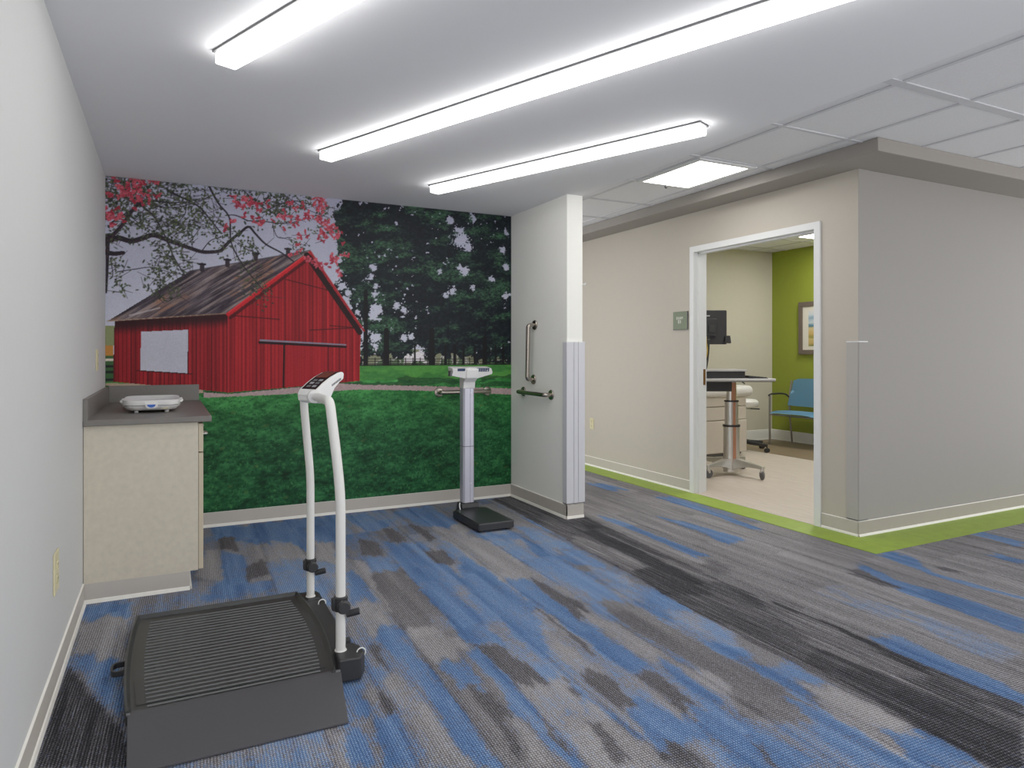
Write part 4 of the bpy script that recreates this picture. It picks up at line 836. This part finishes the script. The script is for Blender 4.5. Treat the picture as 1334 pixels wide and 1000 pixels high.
for i in range(5):
    for j in range(2):
        mk('button', fp(2.076+0.019*i, 2.086+0.019*i, 1.095+0.012*j, 1.102+0.012*j, 0.003), M['letters'] if (i == 4 and j == 0) or i == 0 else M['key'], head)
b = NB(); box(b, 1.862, 1.876, 4.715, 4.76, 1.06, 1.10); mk('side_grip', b, M['shadow'], head)

# ------------------------------------------------------------------ exam room: workstation cart
cang = -math.radians(26.7)
CL = Vector((5.09, 5.19, 0.006))
r = thing('workstation_cart', 'rolling computer cart with aluminium column inside the doorway', 'computer cart', CL, None, cang)
# geometry of the cart is in its own frame: x across the view, y away
def oval(hx, hy, z0, z1):
    b = NB(); pts = [(hx*math.copysign(abs(math.cos(a))**0.75, math.cos(a)), hy*math.copysign(abs(math.sin(a))**0.75, math.sin(a))) for a in [2*PI*k/28 for k in range(28)]]
    prism(b, pts, 'z', z0, z1); return b
mk('column', oval(0.078, 0.06, 0.03, 0.49), M['chrome'], r, smooth=True)
mk('column', oval(0.064, 0.05, 0.49, 0.745), M['chrome'], r, smooth=True)
mk('column', oval(0.048, 0.038, 0.745, 0.945), M['chrome'], r, smooth=True)
mk('collar', oval(0.084, 0.066, 0.485, 0.505), M['black'], r, smooth=True); mk('collar', oval(0.070, 0.056, 0.735, 0.752), M['black'], r, smooth=True)
b = NB(); box(b, -0.004, 0.026, -0.066, -0.058, 0.10, 0.485); box(b, -0.002, 0.024, -0.056, -0.048, 0.505, 0.735); box(b, -0.014, 0.030, -0.045, -0.036, 0.752, 0.93); mk('reflection_strip', b, M['copper'], r)['label'] = 'copper reflection painted as a strip down the column'  # copper reflection on the column, built as coloured strips
for i, (x, y) in enumerate(((0.20, -0.30), (-0.29, -0.20), (0.23, 0.33), (-0.25, 0.31))):
    b = NB(); d = Vector((x, y, 0)).normalized(); s = Vector((-d.y, d.x, 0)); Lg = math.hypot(x, y); R = []
    for t, w, z0, z1 in ((0.05, 0.05, 0.06, 0.17), (0.12, 0.042, 0.085, 0.165), (0.22, 0.034, 0.105, 0.15), (Lg-0.02, 0.026, 0.105, 0.135), (Lg+0.02, 0.022, 0.105, 0.13)):
        c = d*t; R.append([b.verts.new(c+s*w*a+Vector((0, 0, z))) for a, z in ((1, z0), (0.7, z1), (-0.7, z1), (-1, z0))])
    for A, Bv in zip(R, R[1:]):
        for k in range(4): b.faces.new((A[k], A[(k+1) % 4], Bv[(k+1) % 4], Bv[k]))
    b.faces.new(R[0]); b.faces.new(R[-1][::-1]); leg = mk('leg', b, M['chrome'], r, smooth=True, bevel=0.004)
    b = NB(); cw = Vector((x, y, 0)); lathe(b, [(0.028, -0.011), (0.042, -0.010), (0.046, -0.004), (0.046, 0.004), (0.042, 0.010), (0.028, 0.011)], cw+Vector((0.0, 0, 0.046)), s+d*0.6, 20); mk('caster_wheel', b, M['shadow'], leg, smooth=True)
    b = NB(); tube(b, [cw+Vector((0, 0, 0.11)), cw+Vector((0.0, 0, 0.085)), cw+Vector((0.012, 0, 0.05))], [0.012, 0.022, 0.012], 10); mk('caster_fork', b, M['chrome'], leg, smooth=True)
b = NB(); prism(b, rrect(-0.52, 0.37, -0.23, 0.26, 0.03), 'z', 0.950, 0.976); mk('worktop', b, M['lid'], r, bevel=0.006, smooth=True)
b = NB(); prism(b, rrect(-0.515, 0.365, -0.225, 0.255, 0.03), 'z', 0.943, 0.951); mk('worktop_underside', b, M['shadow'], r)
b = NB(); box(b, -0.34, -0.035, -0.13, 0.16, 0.845, 0.943); mk('power_box', b, M['black'], r, bevel=0.006)
b = NB(); tube(b, [(0.07, -0.1, 0.943), (0.10, -0.11, 0.92)], 0.006, 8); mk('height_lever', b, M['black'], r, smooth=True)
b = NB(); tube(b, fillet([(-0.24, 0.2, 0.97), (-0.24, 0.2, 1.40)], 0.02), 0.02, 12); mk('monitor_post', b, M['black'], r, smooth=True)
b = NB(); prism(b, rrect(-0.53, -0.015, 1.315, 1.665, 0.012), 'y', 0.10, 0.14); mo_ = mk('monitor', b, M['black'], r, bevel=0.004)
b = NB(); prism(b, rrect(-0.40, -0.12, 1.40, 1.58, 0.012), 'y', 0.075, 0.10); mk('rear_cover', b, M['shadow'] if False else M['black'], mo_, bevel=0.006)
b = NB(); prism(b, rrect(-0.205, -0.145, 1.44, 1.515, 0.004), 'y', 0.066, 0.076); box(b, -0.30, -0.22, 0.064, 0.076, 1.35, 1.43); mk('connector_block', b, M['charcoal'], mo_)
for z in (1.607, 1.365):
    b = NB(); box(b, -0.24 if z > 1.5 else -0.25, -0.19, 0.095, 0.0995, z-0.006, z+0.006); mk('rating_label', b, M['lid'], mo_)
b = NB(); prism(b, [(-0.045, 1.335), (0.015, 1.325), (0.025, 1.33), (0.015, 1.405), (-0.035, 1.405)], 'y', 0.08, 0.13); mk('camera_box', b, M['black'], mo_, bevel=0.003)
for k, (x0, mm_) in enumerate(((-0.235, 'yellow'), (-0.22, 'black'), (-0.205, 'black'))):
    b = NB(); P_ = [(x0, 0.07, 1.40), (x0-0.005, 0.05, 1.33), (x0+0.012-0.01*k, 0.05, 1.25), (x0-0.02, 0.05, 1.13), (x0-0.03, 0.09, 1.03)]
    tube(b, fillet(P_, 0.05), 0.006, 8); mk('cable', b, M[mm_], mo_, smooth=True)
def in_cart(b):
    R = Matrix.Rotation(cang, 4, 'Z'); bmesh.ops.transform(b, matrix=Matrix.Translation(CL) @ R, verts=b.verts); return b
r = thing('desktop_computer', 'low black computer case with grey lid on the cart worktop', 'computer', CL+Vector((-0.2, 0.1, 0.976)))
b = NB(); box(b, -0.33, 0.085, -0.16, 0.15, 0.9765, 1.045); mk('case', in_cart(b), M['black'], r, bevel=0.003)
b = NB(); box(b, -0.335, 0.105, -0.17, 0.155, 1.045, 1.063); mk('lid', in_cart(b), M['lid'], r, bevel=0.004)
r = thing('keyboard', 'flat black keyboard beside the computer case on the cart', 'keyboard', CL+Vector((0.2, -0.1, 0.976)))
b = NB(); prism(b, [(0.115, 0.9765), (0.30, 0.9765), (0.30, 0.983), (0.115, 1.0)], 'y', -0.19, 0.20); mk('keyboard_tray', in_cart(b), M['black'], r, bevel=0.002)
b = NB()
for i in range(5):
    for j in range(13):
        x0 = 0.125+0.034*i; t = (x0-0.115)/0.185; z = 1.0-0.017*t
        box(b, x0, x0+0.028, -0.18+0.029*j, -0.156+0.029*j, z-0.003, z+0.003)
mk('keys', in_cart(b), M['charcoal'], r)

# ------------------------------------------------------------------ exam table, stool, chair, picture
r = thing('exam_table', 'beige exam table with white upholstered top behind the computer cart', 'exam table', (5.5, 6.35, 0))
b = NB(); box(b, 4.75, 6.19, 6.06, 6.62, 0.06, 0.44); mk('lower_body', b, M['table_body'], r, bevel=0.01)
b = NB(); box(b, 4.75, 6.185, 6.065, 6.62, 0.446, 0.60); mk('drawer_panel', b, M['table_body'], r, bevel=0.01)
b = NB(); box(b, 4.75, 6.185, 6.065, 6.62, 0.606, 0.72); mk('upper_body', b, M['table_body'], r, bevel=0.01)
b = NB(); box(b, 4.8, 6.12, 6.10, 6.58, 0.007, 0.06); mk('plinth', b, M['shadow'], r)
b = NB(); prism(b, rrect(6.02, 6.64, 0.715, 0.845, 0.06, 8), 'x', 4.6, 6.27); mk('cushion', b, M['vinyl'], r, bevel=0.045, smooth=True, segs=4)
b = NB()
for i, w in enumerate((0.02, 0.014, 0.02, 0.024)): box(b, 5.86+0.03*i, 5.86+0.03*i+w, 6.058, 6.0605, 0.36, 0.385)
box(b, 5.86, 5.98, 6.058, 6.0605, 0.33, 0.335); mk('lettering', b, M['shadow'], r)['label'] = 'small dark lettering on the table front'
r = thing('rolling_stool', 'white cushioned rolling stool with black base beside the exam table', 'stool', (6.50, 6.42, 0.0075))
sx, sy = 6.50, 6.42
b = NB(); lathe(b, [(0.12, 0.555), (0.165, 0.56), (0.18, 0.59), (0.178, 0.625), (0.15, 0.65), (0.05, 0.655)], (sx, sy, 0), seg=28); mk('seat', b, M['vinyl'], r, smooth=True)
b = NB(); lathe(b, [(0.03, 0.10), (0.03, 0.30), (0.018, 0.305), (0.018, 0.53), (0.09, 0.535), (0.09, 0.556)], (sx, sy, 0), seg=16); mk('gas_lift', b, M['chrome'], r, smooth=True)
b = NB(); tube(b, [(sx+0.02, sy-0.02, 0.535), (sx+0.10, sy-0.17, 0.535)], 0.008, 8); mk('lever', b, M['black'], r, smooth=True)
a0 = math.atan2(-0.30, 0.09)
for k in range(5):
    a = a0+2*PI*k/5; d = Vector((math.cos(a), math.sin(a), 0)); b = NB(); tube(b, [Vector((sx, sy, 0.125)), Vector((sx, sy, 0.11))+d*0.1, Vector((sx, sy, 0.095))+d*0.31], [0.03, 0.026, 0.018], 12); lg = mk('leg', b, M['black'], r, smooth=True)
    b = NB(); c = Vector((sx, sy, 0.0355))+d*0.31; s = Vector((-d.y, d.x, 0))
    for q in (-0.016, 0.016): lathe(b, [(0.018, -0.009), (0.028, -0.007), (0.028, 0.007), (0.018, 0.009)], c+s*q, s, 16)
    tube(b, [c, c+Vector((0, 0, 0.055))], 0.008, 8); mk('caster', b, M['black'], lg, smooth=True)

r = thing('guest_chair', 'blue upholstered guest chair with metal legs against the green wall', 'chair', (7.42, 6.36, 0.0075))
YL, YR = 6.685, 5.93
XF, XBk = 7.245, 7.585
for y in (YL, YR):
    b = NB(); tube(b, [(XF, y, 0.0075), (XF, y, 0.672)], 0.014, 12); mk('leg', b, M['chair_metal'], r, smooth=True)
    b = NB(); tube(b, fillet([(XBk+0.05, y-0.03*(1 if y == YL else -1), 0.0075), (XBk, y-0.03*(1 if y == YL else -1), 0.42), (XBk, y-0.03*(1 if y == YL else -1), 0.66), (XBk+0.03, y-0.04*(1 if y == YL else -1), 0.86)], 0.05), 0.013, 12); mk('leg', b, M['chair_metal'], r, smooth=True)
    b = NB(); tube(b, fillet([(XF-0.02, y, 0.662), (XF+0.02, y, 0.682), (XF+0.2, y, 0.685), (XBk-0.04, y, 0.675), (XBk, y-0.03*(1 if y == YL else -1), 0.63)], 0.04), 0.012, 10); mk('armrest', b, M['black'], r, smooth=True)
b = NB(); n = 12; m_ = 10; G = []
for i in range(n+1):
    row = []
    for j in range(m_+1):
        u, v = i/n, j/m_; y = YL-0.025-(YL-YR-0.05)*v; x = XF-0.035+0.36*u - 0.025*math.sin(PI*v)*(1-u)
        z = 0.475-0.035*max(0, 1-u*4)**2-0.02*u+0.010*math.sin(PI*v)*math.sin(PI*u) - 0.018*abs(2*v-1)**4
        row.append(b.verts.new((x, y, z)))
    G.append(row)
for i in range(n):
    for j in range(m_): b.faces.new((G[i][j], G[i+1][j], G[i+1][j+1], G[i][j+1]))
bmesh.ops.solidify(b, geom=b.faces[:], thickness=0.05)
mk('seat', b, M['blue_fab'], r, smooth=True, bevel=0.012, segs=3)
b = NB(); G = []
for i in range(11):
    row = []
    for j in range(13):
        u, v = i/10, j/12; hw = 0.335-0.035*u; s = 2*v-1
        z = 0.52+0.37*u - 0.03*(abs(s)**6)*(1 if u > 0.5 else -0.3); x = XBk-0.02+0.075*u+0.03*(1-s*s)-0.0
        row.append(b.verts.new((x-0.03, (YL+YR)/2-hw*s, z)))
    G.append(row)
for i in range(10):
    for j in range(12): b.faces.new((G[i][j], G[i+1][j], G[i+1][j+1], G[i][j+1]))
bmesh.ops.solidify(b, geom=b.faces[:], thickness=0.04)
mk('backrest', b, M['blue_fab'], r, smooth=True, bevel=0.012, segs=3)
b = NB(); tube(b, [(XBk, YL-0.03, 0.41), (XBk, YR+0.03, 0.41)], 0.011, 10); tube(b, [(XF, YL, 0.41), (XF, YR, 0.41)], 0.011, 10); mk('crossbar', b, M['chair_metal'], r, smooth=True)

# framed landscape
py0, py1, pz0, pz1 = 5.66, 6.608, 1.215, 1.925
r = thing('framed_picture', 'grey framed landscape picture hanging on the green wall', 'picture', (EX, (py0+py1)/2, (pz0+pz1)/2))
xf = EX-0.0005; b = NB(); w = 0.062
prism(b, [(py0, pz0), (py1, pz0), (py1, pz1), (py0, pz1)], 'x', xf-0.012, xf)
for a0_, a1_, c0, c1 in ((py0, py1, pz0, pz0+w), (py0, py1, pz1-w, pz1), (py0, py0+w, pz0+w, pz1-w), (py1-w, py1, pz0+w, pz1-w)): box(b, xf-0.03, xf-0.012, a0_, a1_, c0, c1)
mk('frame', b, M['frame_wood'], r, bevel=0.003)
b = NB(); box(b, xf-0.016, xf-0.0125, py0+w, py1-w, pz0+w, pz1-w); mk('mount', b, M['mat'], r)
ay0, ay1, az0, az1 = py0+0.155, py1-0.155, 1.325, 1.80
ny_, nz_ = 60, 60; yy, zz = np.meshgrid(np.linspace(ay1, ay0, ny_), np.linspace(az0, az1, nz_)); t = (zz-az0)/(az1-az0) + 0.10*(fbm(yy*10, zz*10, 5, 0.8, 2.5, 3)-0.5)
st_ = [(0.0, (120, 132, 70)), (0.08, (196, 168, 96)), (0.2, (206, 186, 120)), (0.27, (150, 146, 66)), (0.36, (204, 170, 98)), (0.5, (214, 196, 140)), (0.56, (70, 118, 130)), (0.62, (96, 146, 176)), (0.68, (206, 214, 214)), (0.78, (130, 168, 196)), (0.88, (206, 216, 222)), (1.0, (222, 222, 220))]
cc = np.stack([np.interp(t, [s for s, _ in st_], [s2l(c)[k] for _, c in st_]) for k in range(3)], -1)
o = grid_mesh('painting', ny_, nz_, np.stack([np.full_like(yy, xf-0.0168), yy, zz], -1), cc); o.parent = r; o.matrix_parent_inverse = Matrix.Translation(-Vector(r.location))
m = bpy.data.materials.new('loose landscape paint'); m.use_nodes = True; nt = m.node_tree; at = nt.nodes.new('ShaderNodeAttribute'); at.attribute_name = 'paint'; nt.links.new(at.outputs['Color'], nt.nodes['Principled BSDF'].inputs['Base Color']); o.data.materials.append(m)

# ------------------------------------------------------------------ camera and world
cam = bpy.data.cameras.new('camera'); co = bpy.data.objects.new('camera', cam); COL.objects.link(co)
cam.sensor_fit = 'HORIZONTAL'; cam.sensor_width = 36.0; cam.lens = 36.0*893.0/1334.0; cam.shift_y = -40.0/1334.0; cam.clip_start = 0.02
co.location = (0, 0, 1.23); co.rotation_euler = (PI/2, 0, -math.atan((667-218)/893.0))
bpy.context.scene.camera = co
w = bpy.data.worlds.new('world'); bpy.context.scene.world = w; w.use_nodes = True
bg = w.node_tree.nodes['Background']; bg.inputs['Color'].default_value = (0.985, 0.99, 1.0, 1); bg.inputs['Strength'].default_value = 1.55
sc = bpy.context.scene
sc.view_settings.view_transform = 'Standard'; sc.view_settings.look = 'None'; sc.view_settings.exposure = 0.32; sc.view_settings.gamma = 1.12
